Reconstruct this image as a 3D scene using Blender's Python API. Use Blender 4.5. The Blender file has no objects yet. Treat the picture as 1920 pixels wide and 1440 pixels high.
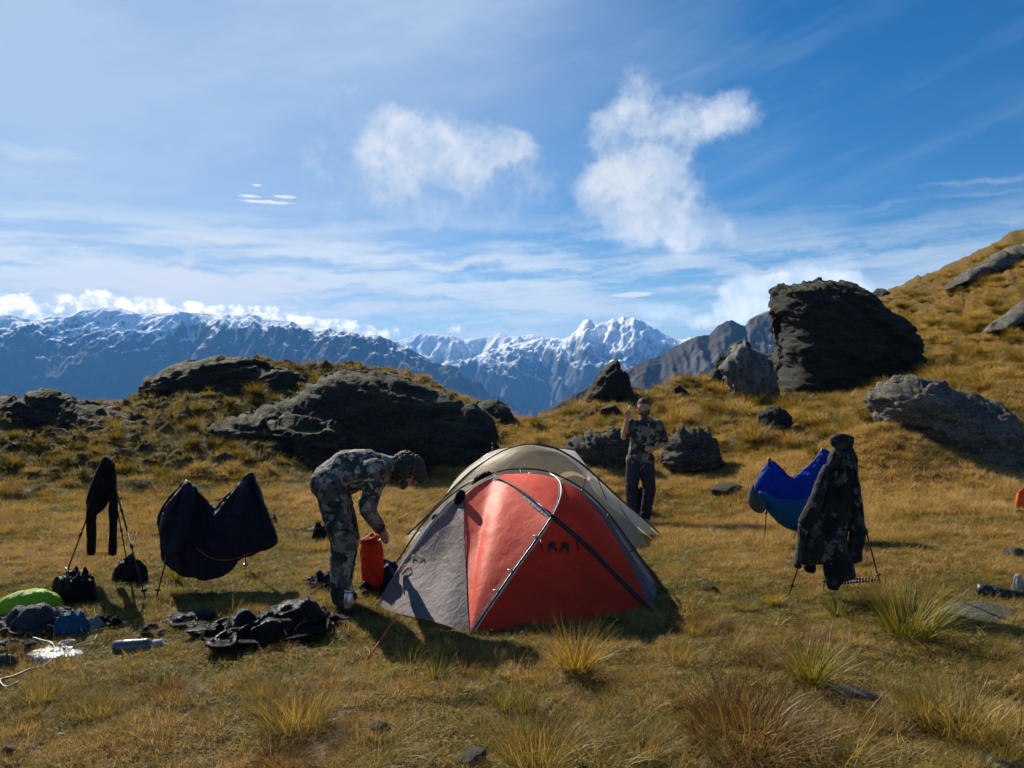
import bpy, math, random
import numpy as np
from mathutils import Vector, Matrix

# ------------------------------------------------------------------ camera, sky, sun, exposure
SC = bpy.context.scene
COL = SC.collection
F, CX, CY, CZ = 1450.0, 960.0, 720.0, 1.65
SUN_AZ, SUN_EL = math.radians(-35.0), math.radians(35.0)      # azimuth from +Y towards +X
SKY_STRENGTH = 0.05
SUN_STRENGTH = 5.0
EXPOSURE = 0.8

cam = bpy.data.cameras.new('camera')
cam.sensor_width = 36.0
cam.lens = F / 1920.0 * 36.0
cam.clip_start, cam.clip_end = 0.05, 90000.0
camo = bpy.data.objects.new('camera', cam)
camo.location = (0, 0, CZ)
camo.rotation_euler = (math.radians(90), 0, 0)
COL.objects.link(camo)
SC.camera = camo
SC.view_settings.view_transform = 'Standard'
SC.view_settings.look = 'None'
SC.view_settings.exposure = EXPOSURE
SC.view_settings.gamma = 1.0
SC.view_settings.use_curve_mapping = False
SC.render.engine = 'CYCLES'
SC.cycles.max_bounces = 5
SC.cycles.diffuse_bounces = 2
SC.cycles.glossy_bounces = 2
SC.cycles.transmission_bounces = 4
SC.cycles.transparent_max_bounces = 8
SC.cycles.volume_bounces = 0
SC.cycles.use_denoising = True
SC.cycles.use_adaptive_sampling = True
SC.cycles.adaptive_threshold = 0.035
SC.cycles.sample_clamp_indirect = 6.0

sun = bpy.data.lights.new('sun', 'SUN')
sun.energy = SUN_STRENGTH
sun.angle = math.radians(0.5)
sun.color = (1.0, 0.91, 0.76)
suno = bpy.data.objects.new('sun', sun)
sdir = Vector((math.sin(SUN_AZ) * math.cos(SUN_EL), math.cos(SUN_AZ) * math.cos(SUN_EL), math.sin(SUN_EL)))
suno.rotation_euler = sdir.to_track_quat('Z', 'Y').to_euler()
suno.location = (-20, 30, 25)
COL.objects.link(suno)


# ------------------------------------------------------------------ node helper
class N:
    def __init__(s, tree):
        s.t = tree; s.t.nodes.clear()
    def add(s, kind, **kw):
        n = s.t.nodes.new(kind)
        for k, v in kw.items(): setattr(n, k, v)
        return n
    def put(s, sock, v):
        if hasattr(v, 'is_output') or isinstance(v, bpy.types.NodeSocket):
            s.t.links.new(v, sock)
        elif v is not None:
            if hasattr(sock.default_value, '__len__') and not hasattr(v, '__len__'): v = (v,) * len(sock.default_value)
            if hasattr(sock.default_value, '__len__') and len(sock.default_value) == 4 and len(v) == 3: v = (*v, 1)
            sock.default_value = v
    def m(s, op, a, b=None, c=None, clamp=False):
        n = s.add('ShaderNodeMath', operation=op, use_clamp=clamp)
        for i, v in enumerate((a, b, c)):
            if v is not None: s.put(n.inputs[i], v)
        return n.outputs[0]
    def v(s, op, a, b=None, scale=None):
        n = s.add('ShaderNodeVectorMath', operation=op)
        s.put(n.inputs[0], a)
        if b is not None: s.put(n.inputs[1], b)
        if scale is not None: s.put(n.inputs['Scale'], scale)
        return n.outputs['Value'] if op in ('LENGTH', 'DOT_PRODUCT', 'DISTANCE') else n.outputs[0]
    def mix(s, f, a, b, blend='MIX'):
        n = s.add('ShaderNodeMix', data_type='RGBA', blend_type=blend)
        s.put(n.inputs[0], f); s.put(n.inputs[6], a); s.put(n.inputs[7], b)
        return n.outputs[2]
    def noise(s, vec, scale, detail=4, rough=0.5, dist=0.0, dim='3D'):
        n = s.add('ShaderNodeTexNoise', noise_dimensions=dim)
        s.put(n.inputs['Vector'], vec)
        n.inputs['Scale'].default_value = scale; n.inputs['Detail'].default_value = detail
        n.inputs['Roughness'].default_value = rough; n.inputs['Distortion'].default_value = dist
        return n.outputs[0]
    def voro(s, vec, scale, feature='F1', out=0):
        n = s.add('ShaderNodeTexVoronoi', feature=feature)
        s.put(n.inputs['Vector'], vec); n.inputs['Scale'].default_value = scale
        return n.outputs[out]
    def ramp(s, f, lo, hi, a=0.0, b=1.0, kind='SMOOTHSTEP'):
        n = s.add('ShaderNodeMapRange', interpolation_type=kind, clamp=True)
        s.put(n.inputs[0], f); s.put(n.inputs[1], lo); s.put(n.inputs[2], hi); s.put(n.inputs[3], a); s.put(n.inputs[4], b)
        return n.outputs[0]
    def xyz(s, vec):
        n = s.add('ShaderNodeSeparateXYZ'); s.put(n.inputs[0], vec); return n.outputs
    def comb(s, x, y, z):
        n = s.add('ShaderNodeCombineXYZ')
        for i, q in enumerate((x, y, z)): s.put(n.inputs[i], q)
        return n.outputs[0]
    def bump(s, h, strength=0.5, dist=0.02):
        n = s.add('ShaderNodeBump'); s.put(n.inputs['Height'], h)
        n.inputs['Strength'].default_value = strength; n.inputs['Distance'].default_value = dist
        return n.outputs[0]
    def attr(s, name, kind='GEOMETRY'):
        return s.add('ShaderNodeAttribute', attribute_name=name, attribute_type=kind)


# ------------------------------------------------------------------ world: Nishita sky with clouds laid by direction
world = bpy.data.worlds.new('World'); SC.world = world; world.use_nodes = True
w = N(world.node_tree)
geo = w.add('ShaderNodeNewGeometry')
D = w.v('SCALE', geo.outputs['Incoming'], scale=-1.0)
dx, dy, dz = w.xyz(D)
AZ = w.m('ARCTAN2', dx, dy)
EL = w.m('ARCSINE', dz)
sky = w.add('ShaderNodeTexSky', sky_type='NISHITA')
sky.sun_disc = False
sky.sun_elevation = SUN_EL
sky.sun_rotation = SUN_AZ
sky.altitude = 1500; sky.air_density = 1.0; sky.dust_density = 0.35; sky.ozone_density = 2.2
skyc = w.add('ShaderNodeHueSaturation'); skyc.inputs['Saturation'].default_value = 1.42
skyc.inputs['Value'].default_value = 1.08
w.put(skyc.inputs['Color'], sky.outputs[0])

def azel(px, py):
    a = math.atan((px - CX) / F)
    return a, math.atan((CY - py) / F * math.cos(a))

uv = w.comb(AZ, EL, 0.0)
warp1 = w.add('ShaderNodeTexNoise'); w.put(warp1.inputs['Vector'], uv); warp1.inputs['Scale'].default_value = 14
warp1.inputs['Detail'].default_value = 7; warp1.inputs['Roughness'].default_value = 0.62
wv = w.v('SCALE', w.v('SUBTRACT', warp1.outputs['Color'], (0.5, 0.5, 0.5)), scale=0.055)
uvw = w.v('ADD', uv, wv)

def blobs(lst, vec):
    out = None
    for px, py, rx, ry, amp in lst:
        a, e = azel(px, py)
        d = w.v('MULTIPLY', w.v('SUBTRACT', vec, (a, e, 0.0)), (F / rx * math.cos(a) ** 0, F / ry, 0.0))
        val = w.m('MULTIPLY_ADD', w.m('POWER', w.v('LENGTH', d), 2.0), -amp, amp)
        out = val if out is None else w.m('SMOOTH_MAX', out, val, 0.35)
    return out

soft = blobs([
    (735, 290, 95, 85, .95), (815, 275, 90, 70, .9), (880, 300, 95, 65, .9), (955, 290, 60, 45, .75), (705, 350, 70, 45, .55), (640, 300, 60, 90, .12),
    (960, 380, 160, 60, .1),
    (1190, 215, 65, 60, .6), (1205, 165, 40, 40, .22), (1150, 240, 55, 40, .5), (1290, 230, 95, 55, .95), (1355, 215, 70, 42, .95), (1230, 310, 95, 70, .95), (1160, 345, 95, 60, .95),
    (1230, 395, 115, 70, .95), (1290, 440, 85, 60, .75), (1210, 430, 90, 45, .7),
    (1425, 550, 80, 42, 1.9), (1480, 538, 90, 44, 1.9), (1545, 540, 90, 45, 1.6), (1590, 515, 60, 45, .4), (1400, 585, 60, 32, 1.5), (1385, 548, 45, 22, 1.4),
    (1250, 588, 55, 20, .6), (1325, 607, 55, 15, .6), (1205, 612, 28, 9, .5)], uvw)
cn = w.noise(uv, 11, 8, 0.62)
cn2 = w.noise(w.v('ADD', uv, (3.1, 1.7, 0)), 42, 7, 0.66)
cn3 = w.m('ADD', w.m('MULTIPLY', w.m('SUBTRACT', cn, 0.5), 1.7), w.m('MULTIPLY', w.m('SUBTRACT', cn2, 0.5), 0.8))
cloud = w.ramp(w.m('ADD', soft, w.m('MULTIPLY', cn3, 1.15)), -0.24, 1.0, 0.0, 0.93, 'SMOOTHERSTEP')

# bank of bright cumulus along the left skyline
wv2 = w.v('SCALE', w.v('SUBTRACT', warp1.outputs['Color'], (0.5, 0.5, 0.5)), scale=0.02)
uvw2 = w.v('ADD', uv, wv2)
bank = blobs([(-60, 580, 120, 36, 1.2), (25, 578, 70, 32, 1.2), (95, 572, 55, 22, 1.1), (200, 572, 90, 24, 1.2), (290, 576, 90, 22, 1.2), (350, 577, 60, 20, 1.2), (420, 587, 70, 18, 1.2),
              (490, 588, 60, 18, 1.2), (560, 600, 60, 18, 1.2), (620, 607, 60, 17, 1.2), (680, 621, 35, 14, 1.1), (725, 624, 26, 18, 1.2), (860, 620, 36, 9, 1), (-250, 575, 140, 40, 1)], uvw2)
cb = w.noise(uv, 60, 6, 0.6)
bankm = w.ramp(w.m('ADD', bank, w.m('MULTIPLY', w.m('SUBTRACT', cb, 0.5), 3.4)), 0.45, 1.25, 0, 1)
# little bright lens clouds
lens = blobs([(1187, 553, 46, 7, 1), (500, 378, 55, 4, 1), (535, 368, 24, 4, 1), (468, 366, 24, 4, .8), (485, 346, 14, 3, .8)], w.v('ADD', uv, w.v('SCALE', w.v('SUBTRACT', warp1.outputs['Color'], (0.5, 0.5, 0.5)), scale=0.008)))
lensm = w.ramp(w.m('ADD', lens, w.m('MULTIPLY', w.m('SUBTRACT', w.noise(w.v('MULTIPLY', uv, (60, 260, 0)), 1, 4, 0.6), 0.5), 1.9)), 0.15, 0.8, 0, 0.9)

# thin streaky cirrus and a broad veil on the sun's side
cy1 = w.noise(w.v('MULTIPLY', w.v('ADD', uv, w.v('SCALE', w.v('SUBTRACT', warp1.outputs['Color'], (.5, .5, .5)), scale=0.05)), (3.2, 30, 0)), 1.0, 7, 0.58)
cy2 = w.noise(w.v('MULTIPLY', w.v('ADD', w.comb(w.m('ADD', AZ, w.m('MULTIPLY', EL, 1.5)), w.m('SUBTRACT', EL, w.m('MULTIPLY', AZ, 0.07)), 0), (5.3, 2.2, 0)), (5.0, 60, 0)), 1.0, 6, 0.55)
band = w.m('MULTIPLY', w.ramp(EL, 0.24, 0.13), w.ramp(EL, 0.01, 0.05))
left = w.ramp(AZ, 0.75, -0.35, 0.45, 1.0)
streak = w.m('MULTIPLY', w.m('MULTIPLY', w.ramp(w.m('ADD', w.m('MULTIPLY', cy1, 0.65), w.m('MULTIPLY', cy2, 0.4)), 0.42, 0.60), band), w.m('MULTIPLY', left, 1.0))
sund = w.v('DOT_PRODUCT', D, tuple(sdir))
veilr = w.ramp(sund, 0.66, 0.97, 0.0, 1.0)
cz = w.noise(w.v('MULTIPLY', w.comb(w.m('ADD', AZ, w.m('MULTIPLY', EL, -0.8)), EL, 0), (2.4, 5.0, 0)), 1.0, 8, 0.6)
cw = w.noise(w.v('MULTIPLY', w.v('ADD', w.comb(w.m('ADD', AZ, EL), w.m('SUBTRACT', EL, w.m('MULTIPLY', AZ, 0.35)), 0), (1.3, 7.2, 0)), (1.8, 16, 0)), 1.0, 8, 0.62)
wisp = w.m('MULTIPLY', w.ramp(w.m('ADD', w.m('MULTIPLY', cz, 0.5), w.m('MULTIPLY', cw, 0.5)), 0.45, 0.74), 0.30)
thin = w.m('ADD', w.m('MULTIPLY', veilr, w.ramp(cz, 0.2, 0.75, 0.55, 1.0)), wisp)
glow = blobs([(355, 525, 110, 26, .9), (352, 485, 16, 30, .55), (470, 533, 160, 16, .7), (60, 300, 110, 30, .35), (250, 545, 260, 18, .6), (620, 548, 240, 9, .55), (760, 575, 260, 9, .5),
              (150, 490, 260, 10, .45), (500, 450, 300, 9, .35), (900, 500, 300, 8, .3), (1650, 380, 300, 6, .25), (1700, 355, 260, 6, .2)], w.v('ADD', uv, w.v('SCALE', w.v('SUBTRACT', warp1.outputs['Color'], (.5, .5, .5)), scale=0.03)))
glowm = w.ramp(w.m('ADD', glow, w.m('MULTIPLY', w.m('SUBTRACT', cy1, .5), 1.3)), 0.0, 0.85, 0, 0.95)
hz = w.ramp(EL, 0.20, 0.0, 0.0, 0.5)

CW = 2.0 ** -EXPOSURE / SKY_STRENGTH
c0 = w.mix(hz, skyc.outputs[0], (0.52 * CW, 0.76 * CW, 0.86 * CW))
c1 = w.mix(w.m('MINIMUM', thin, 0.85), c0, (0.50 * CW, 0.64 * CW, 0.82 * CW))
c2 = w.mix(w.m('MINIMUM', streak, 0.85), c1, (0.84 * CW, 0.90 * CW, 0.94 * CW))
c3 = w.mix(glowm, c2, (0.86 * CW, 0.87 * CW, 0.89 * CW))
shade = w.ramp(w.noise(w.v('ADD', uvw, (0.02, -0.03, 0)), 20, 5, 0.6), 0.3, 0.7)
ccol = w.mix(shade, (0.50 * CW, 0.62 * CW, 0.79 * CW), (0.86 * CW, 0.89 * CW, 0.93 * CW))
lowb = w.ramp(EL, 0.22, 0.06, 1.0, 1.55)
c4 = w.mix(cloud, c3, w.mix(1.0, ccol, w.comb(lowb, lowb, lowb), 'MULTIPLY'))
c5 = w.mix(bankm, c4, w.mix(w.ramp(cb, .3, .6), (0.95 * CW, 1.0 * CW, 1.05 * CW), (1.7 * CW, 1.6 * CW, 1.5 * CW)))
c6 = w.mix(lensm, c5, (0.92 * CW, 0.94 * CW, 0.96 * CW))
# below the horizon the world is the dim far land
c7 = w.mix(w.ramp(EL, -0.02, -0.06), c6, (0.07 * CW, 0.10 * CW, 0.14 * CW))
bg = w.add('ShaderNodeBackground'); w.put(bg.inputs[0], c7); bg.inputs[1].default_value = SKY_STRENGTH
wo = w.add('ShaderNodeOutputWorld'); w.t.links.new(bg.outputs[0], wo.inputs[0])
world.cycles.sampling_method = 'MANUAL'
world.cycles.sample_map_resolution = 512


# ------------------------------------------------------------------ numpy noise
_r = np.random.RandomState(11)
_perm = np.concatenate([_r.permutation(256)] * 3)
_gr = _r.normal(size=(256, 3)); _gr /= np.linalg.norm(_gr, axis=1)[:, None]
def pn(p):
    p = np.asarray(p, float)
    i = np.floor(p).astype(int); f = p - i; i &= 255
    u = f * f * f * (f * (f * 6 - 15) + 10)
    def g(a, b, c):
        h = _perm[_perm[_perm[i[:, 0] + a] + i[:, 1] + b] + i[:, 2] + c]
        gg = _gr[h]
        return gg[:, 0] * (f[:, 0] - a) + gg[:, 1] * (f[:, 1] - b) + gg[:, 2] * (f[:, 2] - c)
    x0 = g(0, 0, 0) * (1 - u[:, 0]) + g(1, 0, 0) * u[:, 0]
    x1 = g(0, 1, 0) * (1 - u[:, 0]) + g(1, 1, 0) * u[:, 0]
    x2 = g(0, 0, 1) * (1 - u[:, 0]) + g(1, 0, 1) * u[:, 0]
    x3 = g(0, 1, 1) * (1 - u[:, 0]) + g(1, 1, 1) * u[:, 0]
    y0 = x0 * (1 - u[:, 1]) + x1 * u[:, 1]; y1 = x2 * (1 - u[:, 1]) + x3 * u[:, 1]
    return (y0 * (1 - u[:, 2]) + y1 * u[:, 2]) * 1.5
def fbm(p, oct=4, gain=0.5, ridged=False):
    p = np.asarray(p, float); s = 0; a = 1; t = 0
    for k in range(oct):
        q = pn(p * (2.03 ** k) + k * 17.3)
        if ridged: q = 1 - 2 * np.abs(q)
        s = s + a * q; t += a; a *= gain
    return s / t
def xy0(x, y, z=0.0): return np.stack([x, y, np.full_like(x, z)], 1)
def sstep(x, a, b):
    t = np.clip((x - a) / (b - a), 0, 1); return t * t * (3 - 2 * t)

# ------------------------------------------------------------------ object helpers
def P(px, py, Y): return ((px - CX) / F * Y, Y, CZ - (py - CY) / F * Y)
def mesh_obj(name, verts, faces, mat=None, parent=None, smooth=True, link=True):
    me = bpy.data.meshes.new(name)
    verts = np.asarray(verts, dtype=np.float32).reshape(-1, 3)
    if isinstance(faces, np.ndarray):
        n, k = faces.shape
        me.vertices.add(len(verts)); me.vertices.foreach_set('co', verts.ravel())
        me.loops.add(n * k); me.loops.foreach_set('vertex_index', faces.ravel().astype(np.int32))
        me.polygons.add(n); me.polygons.foreach_set('loop_start', np.arange(0, n * k, k, dtype=np.int32))
        me.update(calc_edges=True)
    else:
        me.from_pydata([tuple(map(float, v)) for v in verts], [], [tuple(map(int, f)) for f in faces]); me.update()
    if smooth: me.polygons.foreach_set('use_smooth', [True] * len(me.polygons))
    if mat is not None: me.materials.append(mat)
    o = bpy.data.objects.new(name, me)
    if link: COL.objects.link(o)
    if parent is not None: o.parent = parent
    return o
def tag(o, label=None, cat=None, group=None, kind=None):
    if label: o['label'] = label
    if cat: o['category'] = cat
    if group: o['group'] = group
    if kind: o['kind'] = kind
    return o
def thing(name, label, cat, loc=(0, 0, 0), rz=0.0, group=None):
    o = bpy.data.objects.new(name, None); COL.objects.link(o)
    o.empty_display_size = 0.1; o.location = loc; o.rotation_euler = (0, 0, rz)
    return tag(o, label, cat, group)
def copy_tree(o, loc=None, rz=None, scale=None, label=None):
    c = o.copy(); COL.objects.link(c)
    for ch in o.children:
        d = ch.copy(); COL.objects.link(d); d.parent = c
        for g in ch.children:
            e = g.copy(); COL.objects.link(e); e.parent = d
    if loc is not None: c.location = loc
    if rz is not None: c.rotation_euler = (c.rotation_euler[0], c.rotation_euler[1], rz)
    if scale is not None: c.scale = (scale,) * 3 if not hasattr(scale, '__len__') else scale
    if label: c['label'] = label
    return c
def grid_faces(nr, nc, close=False):
    r = np.arange(nr - 1)[:, None]; c = np.arange(nc if close else nc - 1)[None, :]
    a = r * nc + c; b = r * nc + (c + 1) % nc; d = (r + 1) * nc + c; e = (r + 1) * nc + (c + 1) % nc
    return np.stack([a, b, e, d], -1).reshape(-1, 4)
def face_attr(me, name, vals):
    at = me.attributes.new(name, 'FLOAT', 'POINT'); at.data.foreach_set('value', np.asarray(vals, dtype=np.float32))

def mat(name, build):
    m = bpy.data.materials.new(name); m.use_nodes = True
    n = N(m.node_tree); out = n.add('ShaderNodeOutputMaterial')
    n.t.links.new(build(n), out.inputs[0]); return m
def pbsdf(n, color, rough=0.8, normal=None, spec=0.3, metal=0.0, trans=None):
    b = n.add('ShaderNodeBsdfPrincipled')
    n.put(b.inputs['Base Color'], color); n.put(b.inputs['Roughness'], rough)
    b.inputs['Specular IOR Level'].default_value = spec; b.inputs['Metallic'].default_value = metal
    if normal is not None: n.put(b.inputs['Normal'], normal)
    if trans is None: return b.outputs[0]
    t = n.add('ShaderNodeBsdfTranslucent'); n.put(t.inputs[0], trans[1])
    if normal is not None: n.put(t.inputs['Normal'], normal)
    mx = n.add('ShaderNodeMixShader'); n.put(mx.inputs[0], trans[0])
    n.t.links.new(b.outputs[0], mx.inputs[1]); n.t.links.new(t.outputs[0], mx.inputs[2])
    return mx.outputs[0]
def pos(n): return n.add('ShaderNodeNewGeometry').outputs['Position']
def oco(n): return n.add('ShaderNodeTexCoord').outputs['Object']

# ------------------------------------------------------------------ near ground
CTRL = []
def cg(x, y, z): CTRL.append((x, y, z))
def cp(px, py, Y): CTRL.append(P(px, py, Y))
for x in (-12, -6, -3, 0, 3, 6, 12): cg(x, -6, 0.05 + 0.01 * abs(x))
for x in (-5, -2.5, 0, 2.5, 5): cg(x, 0, 0.0)
for x in (-3, -1, 1, 3): cg(x, 3, 0.0)
for x in (-4.5, -3.4, -2, -1, 0, 1.1, 2.1, 3.1): cg(x, 5.6, 0.0)
cg(-4.4, 6.6, 0.02); cg(-3.4, 6.7, 0); cg(-1.1, 6.9, 0); cg(1.2, 6.4, 0); cg(5, 6, 0.08); cg(8, 5, .2); cg(-8, 5, .1); cg(3.9, 6.1, 0.06); cg(-7, 8, .2)
cg(2.75, 8.3, -0.04); cg(1.85, 9.5, -0.22); cg(-1.3, 9.5, -0.25)
cp(1195, 990, 11.0); cp(1000, 960, 11.2); cp(1240, 885, 13.5); cp(1350, 920, 12); cp(1350, 870, 13.8); cp(1800, 950, 9.5); cp(1900, 900, 11); cp(2200, 1000, 9); cp(2100, 880, 12)
cp(1850, 880, 12.0); cp(1600, 850, 13); cp(1600, 905, 11.3); cp(1600, 765, 18); cp(1370, 772, 20); cp(1480, 765, 21); cp(1500, 750, 24); cp(1720, 690, 25.5)
cp(1640, 560, 42); cp(1700, 530, 42); cp(1800, 490, 42); cp(1920, 430, 42); cp(2200, 330, 42); cp(1920, 600, 27); cp(1920, 740, 16); cp(1800, 700, 20); cp(1750, 640, 28)
cp(1700, 590, 37); cp(1920, 510, 34); cp(2200, 450, 34); cp(2200, 700, 17); cp(1850, 790, 14); cp(1660, 700, 25); cp(1640, 640, 34)
cp(985, 793, 19); cp(1100, 757, 20); cp(1180, 747, 21); cp(1330, 708, 24); cp(1420, 690, 27); cp(1460, 680, 28); cp(1100, 835, 15); cp(1250, 795, 17); cp(1000, 872, 13); cp(1400, 790, 17); cp(1000, 830, 16)
cp(430, 692, 18.5); cp(300, 752, 17.5); cp(250, 768, 17.5); cp(550, 705, 18.5); cp(400, 760, 16); cp(400, 835, 13.4); cp(400, 900, 11.6); cp(300, 960, 9.8); cp(100, 880, 12); cp(100, 805, 14); cp(0, 770, 15.5)
cp(-200, 780, 15.5); cp(-400, 800, 15); cp(-200, 880, 12); cp(500, 930, 10.6); cp(650, 702, 19); cp(760, 722, 19); cp(640, 895, 13.6); cp(760, 893, 13.9); cp(900, 893, 13.8); cp(940, 812, 17); cp(860, 770, 18); cp(520, 800, 15.2); cp(560, 860, 13.6)
cp(180, 790, 15.5); cp(1690, 810, 11.9); cp(1745, 865, 11.5); cp(1640, 775, 12.4)
CTRL = np.array(CTRL)
def _U(r2): return 0.5 * r2 * np.log(r2 + 1e-9)
def _fit():
    X = CTRL[:, :2]; n = len(X)
    K = _U(((X[:, None] - X[None]) ** 2).sum(-1)) + np.eye(n) * 0.6
    Pm = np.hstack([np.ones((n, 1)), X]); A = np.zeros((n + 3, n + 3)); A[:n, :n] = K; A[:n, n:] = Pm; A[n:, :n] = Pm.T
    return np.linalg.solve(A, np.concatenate([CTRL[:, 2], np.zeros(3)]))
TW = _fit()
CREST = np.array([(-600, 15.5), (0, 16), (250, 17.8), (430, 18.7), (650, 19.2), (760, 19.6), (985, 19), (1100, 20), (1180, 21), (1330, 24), (1460, 28), (1560, 36), (1640, 43), (2600, 43)])
def ground_smooth(x, y):
    x = np.asarray(x, float); y = np.asarray(y, float)
    ys = np.maximum(y, 0.5)
    px = CX + F * x / ys
    yc = np.interp(px, CREST[:, 0], CREST[:, 1])
    f = np.where(y > yc, yc / ys, 1.0)
    xx, yy = x * f, y * f
    xx = np.clip(xx, -14, 40)
    z = np.empty_like(xx)
    for s in range(0, len(xx), 60000):
        q = np.stack([xx[s:s + 60000], yy[s:s + 60000]], 1)
        r2 = ((q[:, None] - CTRL[None, :, :2]) ** 2).sum(-1)
        z[s:s + 60000] = _U(r2) @ TW[:-3] + TW[-3] + q @ TW[-2:]
    over = np.maximum(y - yc, 0)
    z = z - 0.62 * over * over / (over + 3.0)
    return np.maximum(z, -1000 + 0.002 * over * 0)
def hillness(x, y):
    """0 on the flat camp meadow, 1 on the rough slopes."""
    px = CX + F * x / np.maximum(y, .5)
    edge = np.interp(px, [-600, 0, 400, 560, 650, 1000, 1250, 1400, 1600, 1900, 2600], [10, 10.5, 11.2, 12.6, 13.6, 13.2, 13.6, 14, 12.3, 12.3, 12.5])
    return sstep(y, edge - 0.8, edge + 1.2)
def ground(x, y):
    x = np.asarray(x, float); y = np.asarray(y, float)
    z = ground_smooth(x, y)
    h = hillness(x, y)
    fade = 1 - sstep(y, 60, 200)
    n1 = fbm(xy0(x * 0.9, y * 0.9), 4)
    n2 = fbm(xy0(x * 3.2, y * 3.2, 5), 3)
    b = 1 - np.abs(fbm(xy0(x * 2.1, y * 2.1, 9), 3))          # billowy hummocks
    z = z + fade * ((0.065 + 0.20 * h) * n1 + (0.036 + 0.08 * h) * n2 + (0.085 + 0.30 * h) * (b - 0.8))
    near = y < 25
    if near.any():
        xn, yn = x[near], y[near]
        z[near] += 0.011 * fbm(xy0(xn * 14, yn * 14, 2), 3)
    # terraces of the rough ground
    px = CX + F * x / np.maximum(y, .5)
    t = h * sstep(960 - px, -100, 200) * (y < 40)
    if (t > 0).any():
        st = fbm(xy0(x * 1.3, y * 2.6, 21), 4, ridged=True)
        z = z + t * 0.34 * (st - 0.3)
    return z
def gz(x, y): return float(ground(np.array([float(x)]), np.array([float(y)]))[0])
def G(px, py, guess=None):
    """the ground point seen at this direction"""
    ys = np.linspace(2.2, 45, 1400)
    x = (px - CX) / F * ys; zl = CZ - (py - CY) / F * ys
    g = ground_smooth(x, ys)
    k = np.where(g >= zl)[0]
    i = k[0] if len(k) else len(ys) - 1
    y = ys[i]; X = (px - CX) / F * y
    return Vector((X, y, gz(X, y)))
def tint_field(x, y):
    """-1 mossy green .. 0 olive straw .. 1 dry gold/rust"""
    a = fbm(xy0(x * 0.55, y * 0.75, 31), 4) * 1.5
    b = fbm(xy0(x * 2.6, y * 2.6, 41), 3) * 0.8
    far = sstep(y, 8, 11) * 0.45
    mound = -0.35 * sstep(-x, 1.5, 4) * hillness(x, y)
    right = 0.42 * sstep(x, 2.0, 6.0) * (1 - .9 * hillness(x, y))
    return np.clip(a + b + far * (x > -3) + mound + right - 0.02, -1, 1)
# ------------------------------------------------------------------ ground sheet
def ground_shader(n):
    p = pos(n); t = n.attr('tint').outputs['Fac']; h = n.attr('hill').outputs['Fac']
    n1 = n.noise(p, 9, 6, 0.6); n2 = n.noise(p, 60, 5, 0.65); n3 = n.noise(p, 2.3, 5, 0.6)
    tt = n.m('ADD', t, n.m('ADD', n.m('MULTIPLY', n.m('SUBTRACT', n1, .5), 1.6), n.m('MULTIPLY', n.m('SUBTRACT', n2, .5), 1.6)))
    c = n.mix(n.ramp(tt, -0.9, -0.05), (0.085, 0.088, 0.014), (0.20, 0.155, 0.040))
    c = n.mix(n.ramp(tt, 0.0, 0.9), c, (0.26, 0.15, 0.045))
    c = n.mix(n.ramp(n2, 0.56, 0.40), c, (0.03, 0.019, 0.009))
    c = n.mix(n.m('MULTIPLY', n.ramp(n3, 0.56, 0.66), n.ramp(tt, .4, -.2)), c, (0.22, 0.21, 0.03))
    px_ = n.xyz(p)[0]; dk = n.m('MULTIPLY', n.m('MULTIPLY', h, n.ramp(px_, 0.5, -1.5)), 0.75)  # left mound's shaded look put into the ground colour as a darker tone
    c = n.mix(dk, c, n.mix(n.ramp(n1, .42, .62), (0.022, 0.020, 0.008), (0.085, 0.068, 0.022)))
    nz = n.xyz(n.add('ShaderNodeNewGeometry').outputs['Normal'])[2]
    rocky = n.m('MULTIPLY', n.ramp(n.m('ADD', nz, n.m('MULTIPLY', n.m('SUBTRACT', n1, .5), .8)), 0.74, 0.6), h)
    c = n.mix(rocky, c, n.mix(n2, (0.035, 0.033, 0.030), (0.10, 0.095, 0.085)))
    hgt = n.m('ADD', n.m('MULTIPLY', n2, 1.0), n.m('MULTIPLY', n.noise(p, 190, 3, 0.6), 0.5))
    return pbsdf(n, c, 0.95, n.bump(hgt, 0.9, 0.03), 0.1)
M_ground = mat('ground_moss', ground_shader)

def build_ground():
    nc = 640
    s = np.linspace(-1.35, 1.35, nc); s = np.sign(s) * (np.abs(s) ** 1.0)
    d = np.concatenate([1.6 * (26.0 / 1.6) ** np.linspace(0, 1, 620), 26 * (5000 / 26.) ** np.linspace(0, 1, 130)[1:] , [9000, 24000]])
    DD, S = np.meshgrid(d, s, indexing='ij')
    X = (S * DD).ravel(); Y = (DD - 2.0 + 0 * S).ravel()
    Z = ground(X, Y)
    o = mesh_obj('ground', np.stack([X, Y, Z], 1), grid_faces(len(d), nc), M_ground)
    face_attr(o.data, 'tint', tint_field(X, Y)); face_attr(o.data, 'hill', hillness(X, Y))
    tag(o, kind='structure')
    # the meadow behind and beside the viewpoint
    xs, ys = np.meshgrid(np.linspace(-30, 30, 121), np.linspace(-30, 1.0, 63))
    X, Y = xs.ravel(), ys.ravel(); Z = ground(X, Y) - 0.03
    o = mesh_obj('meadow', np.stack([X, Y, Z], 1), grid_faces(63, 121), M_ground)
    face_attr(o.data, 'tint', tint_field(X, Y)); face_attr(o.data, 'hill', hillness(X, Y) * 0)
    tag(o, kind='structure')
build_ground()

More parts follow.
